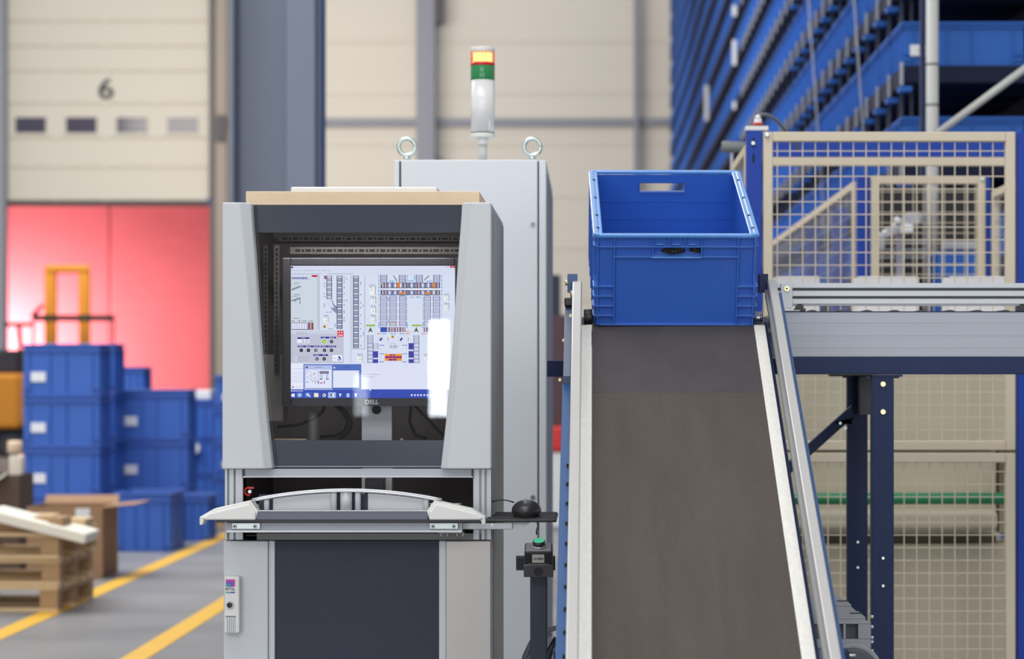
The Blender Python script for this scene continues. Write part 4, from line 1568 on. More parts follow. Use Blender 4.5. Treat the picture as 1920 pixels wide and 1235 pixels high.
# control panel
R(95, 612, 478, 850, (192, 194, 208), 3)
R(95, 612, 478, 640, (204, 208, 222), 4)
T('ZONE 10', 136, 214, 626, 640, (150, 150, 158), 5)
R(433, 616, 478, 660, (214, 50, 66), 5)
Pg([(438, 632), (450, 622), (450, 636)], WH, 6)
Pg([(473, 632), (461, 622), (461, 636)], WH, 6)
R(440, 644, 472, 654, (250, 190, 195), 6)
for a, b_, v_ in ((144, 230, 664), (313, 424, 660), (144, 303, 724), (313, 424, 724), (259, 366, 787)):
    R(a, v_, b_, v_ + 12, (36, 24, 130), 5)
for s_, a, b_, v_ in (('Temp', 172, 202, 666), ('Auto', 326, 348, 662), ('Master', 374, 412, 662), ('Control', 150, 186, 726), ('Manual', 206, 240, 726),
                      ('Acknow', 258, 296, 726), ('Motor', 324, 352, 726), ('Conveyor', 368, 418, 726), ('Inactive', 268, 302, 789), ('Stop', 328, 350, 789)):
    T(s_, a, b_, v_, v_ + 8, (210, 205, 250), 6, 0.02)
R(142, 677, 230, 706, (232, 234, 242), 5)
T('8.42', 178, 222, 684, 702, (110, 112, 120), 6)
for u, v_, col in ((337, 695, (130, 190, 40)), (391, 695, (70, 74, 80)), (172, 758, (44, 46, 66)), (224, 758, (44, 48, 54)), (277, 758, (96, 100, 108)),
                   (340, 758, (66, 70, 78)), (391, 758, (60, 62, 78)), (286, 820, (92, 92, 108)), (338, 820, (62, 62, 74))):
    C(u, v_, 18, (222, 224, 236), 5)
    C(u, v_, 14.5, col, 6)
    C(u, v_, 6, tuple(min(255, int(c * 1.5 + 20)) for c in col), 7)
for v_ in (806, 826):
    dashes(148, 226, v_, (160, 160, 170), 5, 5)
    C(134, v_ + 3, 6, (226, 228, 232), 5)
R(397, 792, 468, 838, (234, 236, 246), 5)
Pg([(434, 806), (452, 800), (460, 822), (450, 822)], (60, 60, 150), 6)
R(432, 824, 462, 830, (80, 80, 160), 6)
dashes(404, 426, 814, (150, 152, 160), 4, 6)
# log pane and previews
R(93, 852, 1285, 1040, (222, 224, 240), 1)
R(93, 852, 188, 1040, (232, 232, 246), 2)
for v_ in (890, 916, 932, 950, 966, 982):
    dashes(104, 184, v_, (184, 186, 206), 4, 3)
C(112, 1024, 6, (80, 84, 100), 3)
dashes(124, 170, 1022, (190, 192, 210), 4, 3)
dashes(612, 736, 930, (160, 162, 190), 5, 3)
dashes(612, 704, 947, (160, 162, 190), 5, 3)
R(187, 858, 606, 1046, (84, 112, 186), 4)
R(194, 866, 396, 1044, (180, 190, 228), 5)
R(203, 898, 390, 1030, (226, 228, 246), 6)
R(203, 876, 220, 886, (50, 50, 90), 6)
dashes(270, 326, 878, (120, 126, 170), 5, 6)
R(402, 904, 590, 1028, (224, 228, 240), 6)
C(412, 884, 6, WH, 6)
dashes(478, 518, 879, (60, 76, 150), 5, 6)
for k in range(60):
    a, v_ = rnd.uniform(206, 300), rnd.uniform(906, 1000)
    R(a, v_, a + 3, v_ + rnd.uniform(3, 10), (110, 112, 130), 7)
R(304, 908, 372, 928, (120, 122, 146), 7)
R(308, 930, 328, 960, (190, 200, 216), 7)
R(350, 930, 368, 960, (190, 200, 216), 7)
for a in (304, 350):
    R(a, 962, a + 22, 970, (110, 112, 140), 7)
R(294, 980, 300, 1000, (60, 70, 150), 7)
R(336, 980, 342, 1000, (60, 70, 150), 7)
R(308, 990, 326, 998, (200, 90, 70), 7)
R(206, 1034, 390, 1037, (90, 96, 130), 6)
# task bar
R(93, 1040, 1285, 1104, (56, 76, 172), 4)
dashes(96, 184, 1048, (210, 214, 240), 7, 5, (6, 12))
Pg([(100, 1074), (124, 1070), (124, 1096), (100, 1092)], (236, 240, 250), 5)
R(136, 1062, 184, 1100, (78, 104, 190), 5)
C(160, 1082, 13, (190, 222, 246), 6)
C(160, 1082, 6, (78, 104, 190), 7)
R(160, 1080, 174, 1085, (190, 222, 246), 8)
R(196, 1062, 244, 1100, (78, 104, 190), 5)
C(217, 1078, 10, (236, 240, 250), 6)
C(217, 1078, 4, (78, 104, 190), 7)
Pg([(222, 1084), (228, 1080), (238, 1092), (232, 1096)], (236, 240, 250), 6)
R(264, 1068, 296, 1096, (236, 232, 200), 5)
R(264, 1066, 280, 1072, (236, 232, 200), 5)
C(338, 1083, 13, (226, 216, 190), 5)
C(334, 1079, 5, (110, 150, 110), 6)
C(340, 1086, 5, (90, 140, 200), 7)
R(366, 1062, 422, 1102, (170, 186, 232), 5)
C(394, 1082, 10, (40, 40, 80), 6)
Pg([(394, 1074), (408, 1068), (408, 1096), (394, 1090)], (226, 230, 246), 7)
Pg([(443, 1072), (464, 1072), (457, 1084), (457, 1094), (450, 1094), (450, 1084)], WH, 5)
R(500, 1070, 520, 1096, (190, 220, 246), 5)
R(504, 1076, 516, 1079, (90, 130, 200), 6)
R(504, 1084, 516, 1087, (90, 130, 200), 6)
Pg([(556, 1070), (576, 1070), (570, 1096), (562, 1096)], (226, 232, 250), 5)
for k, a in enumerate((965, 988, 1010, 1032, 1056, 1078, 1100, 1124, 1150, 1180, 1204, 1236)):
    R(a, 1076, a + 12, 1088, (226, 230, 246), 5)
Pg([(666, 1038), (674, 1042), (678, 1052), (670, 1050)], WH, 8)
me = bpy.data.meshes.new('screen')
o_ = ORG[mo.name]
me.from_pydata([tuple(v_ - o_) for v_ in SC.v], [], SC.f)
at = me.color_attributes.new('picture', 'FLOAT_COLOR', 'CORNER')
i = 0
for p, c in zip(me.polygons, scol):
    L_ = lin(c) + (1,)
    for _ in p.vertices:
        at.data[i].color = L_
        i += 1
so = bpy.data.objects.new('screen', me)
COL.objects.link(so)
so.parent = mo
ms_ = bpy.data.materials.new('lit_screen_picture')
ms_.use_nodes = True
nt = ms_.node_tree
nt.nodes.remove(nt.nodes['Principled BSDF'])
an = nt.nodes.new('ShaderNodeAttribute')
an.attribute_name = 'picture'
en = nt.nodes.new('ShaderNodeEmission')
en.inputs[1].default_value = 1.4
nt.links.new(an.outputs['Color'], en.inputs[0])
nt.links.new(en.outputs[0], nt.nodes['Material Output'].inputs[0])
me.materials.append(ms_)

# things lying on the terminal
cb = MB().box(X(461, 5.43), X(899, 5.43), 5.43, 5.75, ztop, Z(358.5, 5.43))
tag(cb.build('cardboard_sheet', M_card, bevel=0.0015), 'flat light brown cardboard box lying on top of the grey terminal', 'cardboard')
lc = MB().box(X(545, 5.8), X(820, 5.8), 5.8, 6.02, ztop, Z(350, 5.8))
tag(lc.build('plastic_hood', M_cap, bevel=0.004, seg=3), 'pale grey flat plastic hood on the terminal behind the cardboard', 'hood')

# mouse on its side shelf
DS = 5.36
sh = thing('mouse_shelf', 'thin black side shelf on a steel arm right of the keyboard drawer', 'shelf', (X(960, DS), DS, Z(993, DS)))
sp_ = MB().box(X(902, DS), X(1044, DS), DS - 0.02, DS + 0.22, Z(978, DS), Z(971, DS))
sp_.build('shelf_board', M_blacksat, sh, bevel=0.003)
sa = MB()
sa.box(X(868, DS), X(961, DS), DS - 0.012, DS - 0.004, Z(991.5, DS), Z(979, DS))
sa.build('steel_arm', M_steel_matt, sh, bevel=0.001)
MB().pprism([(961, 979), (994, 979), (982, 991), (961, 991)], DS - 0.006, 0.02).build('corner_gusset', M_case, sh)
q = P(923, 983, DS - 0.012)
MB().cyl(q, q + Vector((0, -0.003, 0)), 0.003, 12).build('screw', M_zinc, sh)
mp_ = MB().box(X(915, DS), X(1042, DS), DS - 0.015, DS + 0.21, Z(971, DS), Z(969.4, DS))
tag(mp_.build('mouse_pad', mat('black_mouse_mat', (52, 50, 54), 0.8), bevel=0.0006), 'thin black mouse mat lying on the side shelf', 'mouse mat')
ms = thing('mouse', 'black computer mouse on the mat right of the keyboard drawer', 'mouse', P(987, 969.4, DS + 0.03))
bm = bmesh.new()
bmesh.ops.create_uvsphere(bm, u_segments=28, v_segments=16, radius=1.0)
for v_ in bm.verts:
    x, y, z = v_.co
    z = max(z, -0.55)
    k = 1.0 if z > -0.1 else 0.94
    v_.co = (x * 0.0335 * k, y * 0.055 * k, (z + 0.55) * 0.0255)
me = bpy.data.meshes.new('shell')
bm.to_mesh(me); bm.free()
me.materials.append(M_blacksat)
me.polygons.foreach_set('use_smooth', [True] * len(me.polygons))
ob = bpy.data.objects.new('shell', me); COL.objects.link(ob); ob.parent = ms
c_ = P(987, 969.4, DS + 0.03)
wq = MB().cyl((c_.x - 0.003, c_.y - 0.03, c_.z + 0.034), (c_.x + 0.003, c_.y - 0.03, c_.z + 0.034), 0.008, 16)
wq.build('scroll_wheel', M_rubber_grey, ms)
pts = [(904, 950), (914, 944), (926, 939), (940, 936.5), (952, 938), (964, 941.5)]
cbx = [P(a, b_, DS + 0.05) for a, b_ in pts]
MB().tube(cbx, 0.0015, 8).build('cable', M_black, ms)

# ---------------------------------------------------------------- rear switch cabinet
DR = 7.03
rcb = thing('switch_cabinet', 'tall narrow light grey switch cabinet standing behind the operator terminal', 'cabinet', (X(881, DR), DR, 0))
zc = Z(299, DR)
m = MB().box(X(738, DR), X(1024, DR), DR + 0.02, 8.17, 0, zc)
m.build('enclosure', M_case_back, rcb, bevel=0.003)
m = MB()
m.box(X(738.5, DR), X(748.5, DR), DR + 0.002, DR + 0.02, 0.05, zc - 0.002)
m.box(X(1010.5, DR), X(1023.5, DR), DR + 0.002, DR + 0.02, 0.05, zc - 0.002)
m.build('frame_edge', M_case_back, rcb, bevel=0.002)
MB().box(X(752, DR), X(1008, DR), DR - 0.004, DR + 0.016, 0.05, zc - 0.001).build('door', M_case_back, rcb, bevel=0.003)
m = MB()
m.box(X(748.5, DR), X(752, DR), DR + 0.012, DR + 0.019, 0.05, zc - 0.004)
m.box(X(1008, DR), X(1010.5, DR), DR + 0.012, DR + 0.019, 0.05, zc - 0.004)
m.build('door_gap_gasket', M_hole, rcb)
for yy in (420, 932):
    q = P(999, yy, DR - 0.004)
    k = MB().cyl(q, q + Vector((0, -0.003, 0)), 0.0072, 18)
    k.m = 1
    k.cyl(q + Vector((0, -0.003, 0)), q + Vector((0, -0.0034, 0)), 0.004, 3)
    k.build('door_lock', [M_steel_matt, M_hole], rcb)
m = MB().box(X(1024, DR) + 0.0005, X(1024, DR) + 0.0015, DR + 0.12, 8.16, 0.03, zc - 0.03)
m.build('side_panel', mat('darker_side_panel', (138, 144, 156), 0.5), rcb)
for cx in (763, 998):
    q = P(cx, 278, DR + 0.06)
    ring = MB()
    pts = [q + Vector((0.0243 * math.cos(a), 0, 0.0243 * math.sin(a) + 0.004)) for a in [2 * math.pi * i / 32 for i in range(33)]]
    ring.tube(pts, 0.0064, 12)
    ring.cyl(P(cx, 299, DR + 0.06), P(cx, 293, DR + 0.06), 0.012, 18, r1=0.009)
    ring.build('eyebolt', M_zinc, rcb)
# signal tower
st = thing('signal_tower', 'signal tower with lit red lens, green lens and clear tube on the switch cabinet', 'signal light', (X(905, DR), DR + 0.15, zc))
sx, sy = X(905, DR + .15), DR + 0.15


def seg_cyl(y0, y1, r_, m_, nm, bev=0.0):
    return MB().cyl((sx, sy, Z(y1, sy)), (sx, sy, Z(y0, sy)), r_, 40).build(nm, m_, st, bevel=bev)


k = sy / F
seg_cyl(270, 299, 8.2 * k, M_pole, 'pole')
seg_cyl(258, 271, 10 * k, M_cap, 'neck', 0.002)
seg_cyl(250, 258.5, 22.8 * k, M_cap, 'base', 0.003)
seg_cyl(248.5, 250, 22.4 * k, M_guide_groove, 'base_joint')
seg_cyl(151, 248.5, 22.4 * k, M_glass_lens, 'clear_tube')
seg_cyl(152, 247, 13 * k, M_white, 'inner_core')
pb = MB()
for a in (-12, -4, 5, 12):
    pb.box(sx + a * k, sx + (a + 3) * k, sy - 19 * k, sy - 17 * k, Z(244, sy), Z(228, sy))
pb.build('circuit_board', M_guide_light, st)
seg_cyl(124, 151, 22.6 * k, M_greenlens, 'green_lens', 0.001)
seg_cyl(118, 124, 22.7 * k, M_redlens_solid, 'red_ring')
seg_cyl(98, 118, 22.4 * k, M_redlens, 'red_lens')
lm = MB()
for i in range(14):
    a = 2 * math.pi * i / 14
    c0 = Vector((sx + 15.5 * k * math.cos(a), sy + 15.5 * k * math.sin(a), 0))
    lm.cyl((c0.x, c0.y, Z(117, sy)), (c0.x, c0.y, Z(100, sy)), 2.6 * k, 8)
lm.build('lamp_element', M_lamp, st)
seg_cyl(89.5, 98.5, 22.6 * k, M_cap, 'top_cap', 0.002)

# ---------------------------------------------------------------- push button station
DP = 5.34
zs = Z(1066, DP)
bs = thing('button_station', 'black push button station with a green button on a dark post beside the conveyor', 'button station', (X(1010, DP), DP, 0))
MB().box(X(994, DP), X(1026, DP), DP, DP + 0.04, 0.008, zs).build('post', mat('dark_slate_post_paint', (34, 42, 58), 0.5), bs, bevel=0.003)
MB().box(X(994, DP) - 0.06, X(1026, DP) + 0.03, DP - 0.06, DP + 0.1, 0, 0.008).build('foot_plate', M_navy, bs)
q = P(1010, 1078, DP)
MB().cyl(q, q + Vector((0, -0.002, 0)), 0.0125, 20).build('plug', M_black, bs)
hd = bpy.data.objects.new('control_head', bpy.data.meshes.new('control_head'))
# head built upright around its own corner, then leaned towards the operator
th = math.radians(-20)
piv = Vector((X(1010.5, DP), DP + 0.0, zs))
Rm = Matrix.Rotation(-th, 3, 'X')


def lean(mb):
    mb.v = [piv + Rm @ Vector(v_) for v_ in mb.v]
    return mb


m = MB().box(-0.051, 0.036, 0.004, 0.014, -0.006, 0.026)
lean(m).build('mounting_plate', M_dark, bs, bevel=0.001)
m = MB().prism([(-0.0325, 0.002), (0.0325, 0.002), (0.0325, 0.03), (0.018, 0.034), (-0.018, 0.034), (-0.0325, 0.03)], -0.05, 0.004)
lean(m).build('lower_housing', mat('grey_black_housing', (70, 70, 74), 0.5), bs, bevel=0.002)
m = MB().prism([(-0.0315, 0.028), (0.0315, 0.028), (0.0305, 0.062), (-0.0305, 0.062)], -0.044, 0.006)
lean(m).build('upper_housing', M_black, bs, bevel=0.004)
m = MB().box(-0.028, 0.028, -0.046, -0.002, 0.0625, 0.064)
lean(m).build('cover', mat('grey_cover', (108, 108, 114), 0.5), bs, bevel=0.004)
m = MB().box(-0.0135, 0.013, -0.0465, -0.0440, 0.036, 0.055)
m.m = 1
m.text('LAUBER', -0.0115, 0.0115, 0.0425, 0.0485, -0.0468, bold=0.02)
lean(m).build('label_plate', [M_lcd_plate, M_ink], bs)
m = MB().cyl((0.001, -0.022, 0.064), (0.001, -0.022, 0.068), 0.0145, 24)
lean(m).build('bezel_ring', M_alu_bright, bs)
m = MB().cyl((0.001, -0.022, 0.068), (0.001, -0.022, 0.077), 0.0138, 24)
lean(m).build('collar', M_black, bs)
m = MB().cyl((0.001, -0.022, 0.077), (0.001, -0.022, 0.0795), 0.0125, 24)
lean(m).build('green_button', M_btn, bs, bevel=0.001)
m = MB()
c0 = P(1010, 1065, DP + 0.02); c0.z = zs + 0.008
lean(MB().cyl((0, -0.05, 0.0165), (0, -0.0506, 0.0165), 0.0105, 24)).build('knockout', M_blacksat, bs)
m = MB().tube([P(1006, 1002, DP + 0.012), P(1006, 994, DP + 0.012), P(1009, 986, DP + 0.012), P(1008, 979, DP + 0.012)], 0.0016, 8)
m.build('cable', M_black, bs)
bpy.data.objects.remove(hd)
dp = [P(a, b_, 5.6) for a, b_ in ((970, 1330), (976, 1270), (984, 1230), (996, 1204), (1012, 1190), (1030, 1180), (1046, 1176))]
dq = [P(a, b_, 5.6) for a, b_ in ((1012, 1330), (1018, 1280), (1024, 1245), (1032, 1218), (1044, 1196))]
cd = MB().tube(dp, 0.006, 10)
cd.tube([P(a, b_, 5.6) for a, b_ in ((974, 1330), (980, 1275), (990, 1235), (1002, 1210), (1016, 1196), (1034, 1188))], 0.004, 10)
tag(cd.build('cable_loop', M_rubber_grey), 'dark grey cable loop hanging behind the button station post', 'cable')
tag(MB().tube(dq, 0.008, 10).build('cable_duct', M_black), 'thick black cable between the button station and the belt conveyor', 'cable')

# ---------------------------------------------------------------- inclined belt conveyor
SL = 0.488


def bz(y):
    return 1.409 + SL * (y - 5.79)


ic = thing('belt_conveyor', 'inclined belt conveyor with grey belt, white strips and blue side frames', 'conveyor', (0.195, 5.0, 0))
YB, YT = 3.45, 5.83
n_ = Vector((0, -SL, 1)).normalized()


def slab(mb, x0, x1, y0, y1, up, dn):
    a = Vector((0, y0, bz(y0))); b_ = Vector((0, y1, bz(y1)))
    pts = [(a + n_ * up), (b_ + n_ * up), (b_ - n_ * dn), (a - n_ * dn)]
    mb.yzprism([(p.y, p.z) for p in pts], x0, x1)
    return mb


slab(MB(), 0.0, 0.39, YB, 5.48, 0.0, 0.006).build('belt', M_belt, ic)
m = slab(MB(), 0.0, 0.39, 5.4795, YT, 0.0004, 0.006)
m.build('belt_upper_run', M_belt_top, ic)
slab(MB(), 0.2375, 0.2485, YB, 5.28, 0.0003, 0.001).build('belt_scuff', mat('dark_belt_scuff', (70, 65, 62), 0.8, scale=9, var=0.15, grain=0.16), ic)
slab(MB(), 0.002, 0.388, YB, YT - 0.02, -0.007, 0.05).build('slider_bed', M_steel_matt, ic)
for x0, x1 in ((-0.027, -0.001), (0.391, 0.4175)):
    slab(MB(), x0, x1, YB, YT - 0.03, 0.004, 0.03).build('slide_strip', M_strip, ic, bevel=0.001)
slab(MB(), 0.418, 0.4255, YB, YT, -0.004, 0.06).build('inner_side_web', M_navy, ic)
slab(MB(), -0.031, -0.0275, YB, YT, -0.002, 0.06).build('inner_side_web', M_navy, ic)
slab(MB(), -0.046, -0.0315, YB, YT, -0.03, 0.06).build('inner_side_web', M_navy, ic)
dmz = bz(YT) - 0.043
for x0, x1, mm_ in ((0.0, 0.39, M_belt_top), (-0.02, 0.0, M_black), (0.39, 0.412, M_chrome)):
    MB().cyl((x0, YT + 0.005, dmz), (x1, YT + 0.005, dmz), 0.036 if x0 == 0 else 0.018, 28).build('head_drum' if x0 == 0 else 'drum_end', mm_, ic)
m = MB()
for i in range(5):
    m.cyl((0.3935 + i * 0.004, YT + 0.005, dmz + 0.05), (0.3955 + i * 0.004, YT + 0.005, dmz + 0.05), 0.016, 20)
m.cyl((0.392, YT + 0.005, dmz + 0.05), (0.414, YT + 0.005, dmz + 0.05), 0.011, 16)
m.build('coil_spring', M_chrome, ic)
m = MB().cyl((-0.020, YT, dmz + 0.052), (0.001, YT, dmz + 0.052), 0.019, 24)
m.m = 1
m.build('bearing_block', [M_black, M_chrome], ic, bevel=0.002)
# guide rails
for side in (0, 1):
    m = MB()
    pr = [(-0.0475, 0), (-0.0245, 0), (-0.0245, 0.032), (-0.0475, 0.032)] if side == 0 else [(0.4265, 0), (0.4475, 0), (0.4475, 0.036), (0.4265, 0.036)]
    path = [(0, y, bz(y) + 0.072 - (0.012 * ((y - 5.6) / 0.24) ** 2 if y > 5.6 else 0)) for y in [YB + (5.6 - YB) * i / 12 for i in range(13)] + [5.64, 5.68, 5.72, 5.76, 5.80, 5.84]]
    m.sweep(path, pr)
    m.build('guide_rail', M_guide, ic, bevel=0.003)
    if side:
        m = MB().sweep([(0, p[1], p[2] - 0.008) for p in path], [(0.4205, 0), (0.4262, 0), (0.4262, 0.018), (0.4205, 0.018)])
        m.build('guide_inner_lip', M_steel_matt, ic)
    xs_ = (-0.064, -0.0478) if side == 0 else (0.412, 0.4262)
    m = MB().box(xs_[0] + (0.004 if side == 0 else -0.004), xs_[1] + (0.012 if side == 0 else 0.004), 5.86, 5.90, bz(5.85) + 0.06, bz(5.85) + 0.105)
    m.build('guide_bracket', M_navy_light if side == 0 else M_navy, ic, bevel=0.001)
# outer side frames
slab(MB(), 0.4495, 0.463, YB, YT + 0.05, 0.05, 0.10).build('side_frame', M_navy_light, ic, bevel=0.001)
m = slab(MB(), -0.068, -0.049, YB, 5.50, 0.010, 0.10)
m.build('side_frame', M_navy_light, ic, bevel=0.001)
sf = slab(MB(), -0.066, -0.049, 5.50, YT + 0.03, 0.03, 0.06)
sf.build('side_frame', M_slate_ch, ic, bevel=0.001)
m = MB().box(-0.067, -0.045, YT - 0.02, YT + 0.04, bz(YT) + 0.035, bz(YT) + 0.055)
m.build('frame_end_cap', M_black, ic, bevel=0.003)
hl = MB()
for i in range(22):
    y = YB + 0.12 + i * 0.075
    if y < 5.15:
        c0 = Vector((0, y, bz(y))) + n_ * 0.0
        hl.box(-0.0545, -0.0488, y - 0.012, y + 0.006, bz(y) + 0.0035, bz(y) + 0.0125)
hl.build('slot_teeth', M_hole, ic)
for (a, b_, d_) in ((1060, 915, 5.12), (1057, 638, 5.7), (1070, 592, 5.7), (1050, 712, 5.6)):
    q = P(a, b_, d_)
    MB().cyl(q, q + Vector((0, -0.012, 0)), 0.0045, 12).build('bolt', M_yellow_zinc, ic, bevel=0.001)
for (a, b_, d_) in ((1458, 600, 5.75), (1516, 917, 5.08), (1494, 962, 5.0), (1450, 540, 5.9)):
    q = P(a, b_, d_)
    MB().cyl(q, q + Vector((0, -0.010, 0)), 0.0045, 12).build('bolt', M_yellow_zinc, ic, bevel=0.001)
m = MB()
q = P(1066, 530, 5.84)
m.cyl(q, q + Vector((-0.008, 0, 0)), 0.007, 12)
m.cyl(P(1072, 545, 5.85), P(1074, 562, 5.85), 0.005, 12)
m.build('clamp_screw', M_yellow_zinc, ic)
MB().box(X(1026, 5.95), -0.05, 5.93, 5.98, Z(706, 5.95), Z(676, 5.95)).build('cross_member', M_navy, ic, bevel=0.001)
for x in (-0.075, 0.464):
    for y in (3.75, 4.6):
        MB().box(x, x + 0.03, y, y + 0.05, 0, bz(y) - 0.06).build('leg', M_navy, ic, bevel=0.002)
MB().cyl((0, YB, bz(YB) - 0.035), (0.39, YB, bz(YB) - 0.035), 0.036, 24).build('tail_drum', M_belt, ic)

# ---------------------------------------------------------------- roller conveyor
DQ = 6.10
zr = Z(583, DQ)
rcv = thing('roller_conveyor', 'level roller conveyor with aluminium side profile running to the right on navy legs', 'conveyor', (1.2, 6.35, 0))
XL, XR = 0.485, 2.05
for yy, front in ((DQ, True), (6.66, False)):
    m = MB()
    m.box(XL, XR, yy, yy + 0.03, Z(668, DQ), zr - 0.003)
    if front:
        for py in (603, 627, 650):
            m.box(XL, XR, yy - 0.0006, yy, Z(py + 2.0, DQ), Z(py, DQ))
    m.m = 1
    m.box(XL, XR, yy - 0.001, yy + 0.032, zr - 0.003, zr - 0.0005)
    m.m = 2
    m.box(XL - 0.0015, XL, yy - 0.001, yy + 0.03, Z(668, DQ), zr - 0.003)
    m.build('side_profile', [M_alu, M_navy, M_hole], rcv)
m = MB().box(0.475, XL - 0.002, DQ, DQ + 0.03, Z(655, DQ), zr)
m.build('end_plate', M_alu, rcv)
for k in range(28):
    x = X(1525, DQ) + 0.0705 * (k - 1)
    if x > XR - 0.03:
        break
    MB().cyl((x, DQ + 0.03, zr - 0.022), (x, 6.66, zr - 0.022), 0.0262, 20).build('roller', M_blacksat, rcv)
# rollers under the tote
for k in range(9):
    y = 5.93 + k * 0.075
    MB().cyl((0.0, y, zr - 0.03), (0.40, y, zr - 0.03), 0.025, 20).build('roller', M_steel_matt, rcv)
for x in (-0.045, 0.402):
    MB().box(x, x + 0.03, 5.9, 6.66, zr - 0.11, zr - 0.02).build('bed_side', M_alu, rcv)
for yy in (DQ + 0.0, 6.65):
    m = MB().box(0.475, XR, yy, yy + 0.035, Z(701.5, DQ), Z(669, DQ))
    m.build('beam', M_navy, rcv, bevel=0.002)
m = MB()
m.box(0.455, XR, DQ + 0.012, DQ + 0.022, Z(573, DQ), Z(530.5, DQ))
for a, b_ in ((530.5, 539.5), (545, 555), (560, 569.5)):
    m.box(0.455, XR, DQ + 0.002, DQ + 0.014, Z(b_, DQ), Z(a, DQ))
m.m = 1
for a, b_ in ((540, 544.5), (555.3, 559.6)):
    m.box(0.455, XR, DQ + 0.0105, DQ + 0.0118, Z(b_, DQ), Z(a, DQ))
m.build('guide_rail', [M_guide_light, M_guide_groove], rcv, bevel=0.001)
m = MB().pbox(1464, 1486, 532, 578, DQ - 0.006, 0.006)
m.box(X(1464, DQ), X(1500, DQ), DQ - 0.006, DQ + 0.02, zr - 0.0003, zr + 0.0025)
m.build('rail_bracket', M_guide_light, rcv, bevel=0.001)
q = P(1475, 541, DQ - 0.006)
m = MB().cyl(q, q + Vector((0, -0.006, 0)), 0.0065, 16)
m.m = 1
m.cyl(q + Vector((0, -0.006, 0)), q + Vector((0, -0.0065, 0)), 0.003, 6)
m.build('bolt', [M_yellow_zinc, M_hole], rcv)
for a in (1500, 1918):
    m = MB()
    m.pbox(a - 11, a + 11, 578, 583, DQ + 0.002, 0.02)
    m.pbox(a - 8, a + 7, 572, 578, DQ + 0.004, 0.02)
    m.pbox(a - 4.5, a + 4.5, 562, 572, DQ + 0.006, 0.015)
    m.build('sensor_clip', M_black, rcv, bevel=0.001)
# support stand
for yy, sc in ((6.10, 1), (6.68, 0)):
    x0, x1 = X(1635, 6.10), X(1676, 6.10)
    m = MB()
    zt_ = Z(702, DQ)
    m.box(x0, x1, yy, yy + 0.004, 0.01, zt_)
    m.box(x0, x0 + 0.004, yy + 0.004, yy + 0.04, 0.01, zt_)
    m.box(x1 - 0.004, x1, yy + 0.004, yy + 0.04, 0.01, zt_)
    m.box(x0 - 0.03, x1 + 0.03, yy - 0.03, yy + 0.07, 0, 0.01)
    lg_ = m.build('leg', M_navy, rcv, bevel=0.001)
    m = MB()
    m.box(x0 - 0.05 * (1 - sc), x1 + 0.022, yy - 0.004, yy + 0.05, Z(706, DQ), Z(702, DQ))
    m.box(x0 - 0.012, x0 - 0.004, yy, yy + 0.03, Z(709, DQ), Z(705, DQ))
    m.box(x1 + 0.004, x1 + 0.014, yy, yy + 0.03, Z(709, DQ), Z(705, DQ))
    m.build('mount_plate', M_black if not sc else M_navy, lg_)
    for py, mm_, r_ in ((720, M_yellow_zinc, 0.0075), (772, M_yellow_zinc, 0.0075), (1046, M_zinc, 0.0045), (1098, M_zinc, 0.0045)):
        q = Vector(((x0 + x1) / 2, yy, Z(py, 6.1)))
        MB().cyl(q, q + Vector((0, -0.005, 0)), r_, 16).build('bolt', mm_ if sc or py > 1000 else M_black, lg_, bevel=0.0015)
x0 = X(1635, 6.10)
MB().box(X(1612, 6.6), X(1637, 6.6), 6.60, 6.66, Z(777, 6.6), Z(706, 6.6)).build('corner_plate', M_black, rcv)
# diagonal strut
a_, b_ = P(1490, 868, 6.62), P(1597, 772, 6.62)
m = MB()
v = (b_ - a_).normalized(); u_ = Vector((-v.z, 0, v.x)) * 0.0135
a2 = a_ - v * 0.35
m.prism([((a2 - u_).x, (a2 - u_).z), ((b_ - u_ - v * 0.05).x, (b_ - u_ - v * 0.05).z), ((b_ - u_ * 1.0).x + 0.0, (b_ - u_).z - 0.005), (b_.x, Z(795, 6.62)), (b_.x, Z(760, 6.62)), ((b_ + u_ - v * 0.06).x, (b_ + u_ - v * 0.06).z), ((a2 + u_).x, (a2 + u_).z)], 6.62, 6.65)
m.build('diagonal_strut', M_navy, rcv)
for (sx_, sy_) in ((1575, 793), (1585, 802)):
    q = P(sx_, sy_, 6.62)
    MB().cyl(q, q + Vector((0, -0.006, 0)), 0.004, 12).build('bolt', M_zinc, rcv)

# ---------------------------------------------------------------- drive motor at the lower right
DQm = 5.4
mt = thing('drive_unit', 'grey cast motor and gearbox housing right of the belt conveyor', 'motor', (0.55, 5.7, 0.3))
zt_ = Z(1167, DQm)
m = MB()
xr_ = X(1634, DQm)
m.box(0.475, xr_, 5.43, 6.05, 0.32, zt_)
m.build('housing', M_motor, mt, bevel=0.008, seg=3)
m = MB()
m.box(0.475, xr_ - 0.001, DQm, 5.43, Z(1169.5, DQm), zt_)
m.box(0.475, xr_ - 0.001, DQm, 5.43, Z(1215, DQm), Z(1198, DQm))
m.box(X(1609, DQm), xr_ - 0.001, DQm, 5.43, Z(1198, DQm), Z(1169.5, DQm))
m.box(X(1581, DQm), X(1586, DQm), DQm, 5.43, Z(1198, DQm), Z(1169.5, DQm))
m.build('front_frame', M_motor, mt, bevel=0.003)
m = MB()
m.box(0.48, X(1609, DQm), DQm + 0.022, DQm + 0.0295, Z(1198, DQm), Z(1169.5, DQm))
m.build('recess', M_guide_groove, mt)
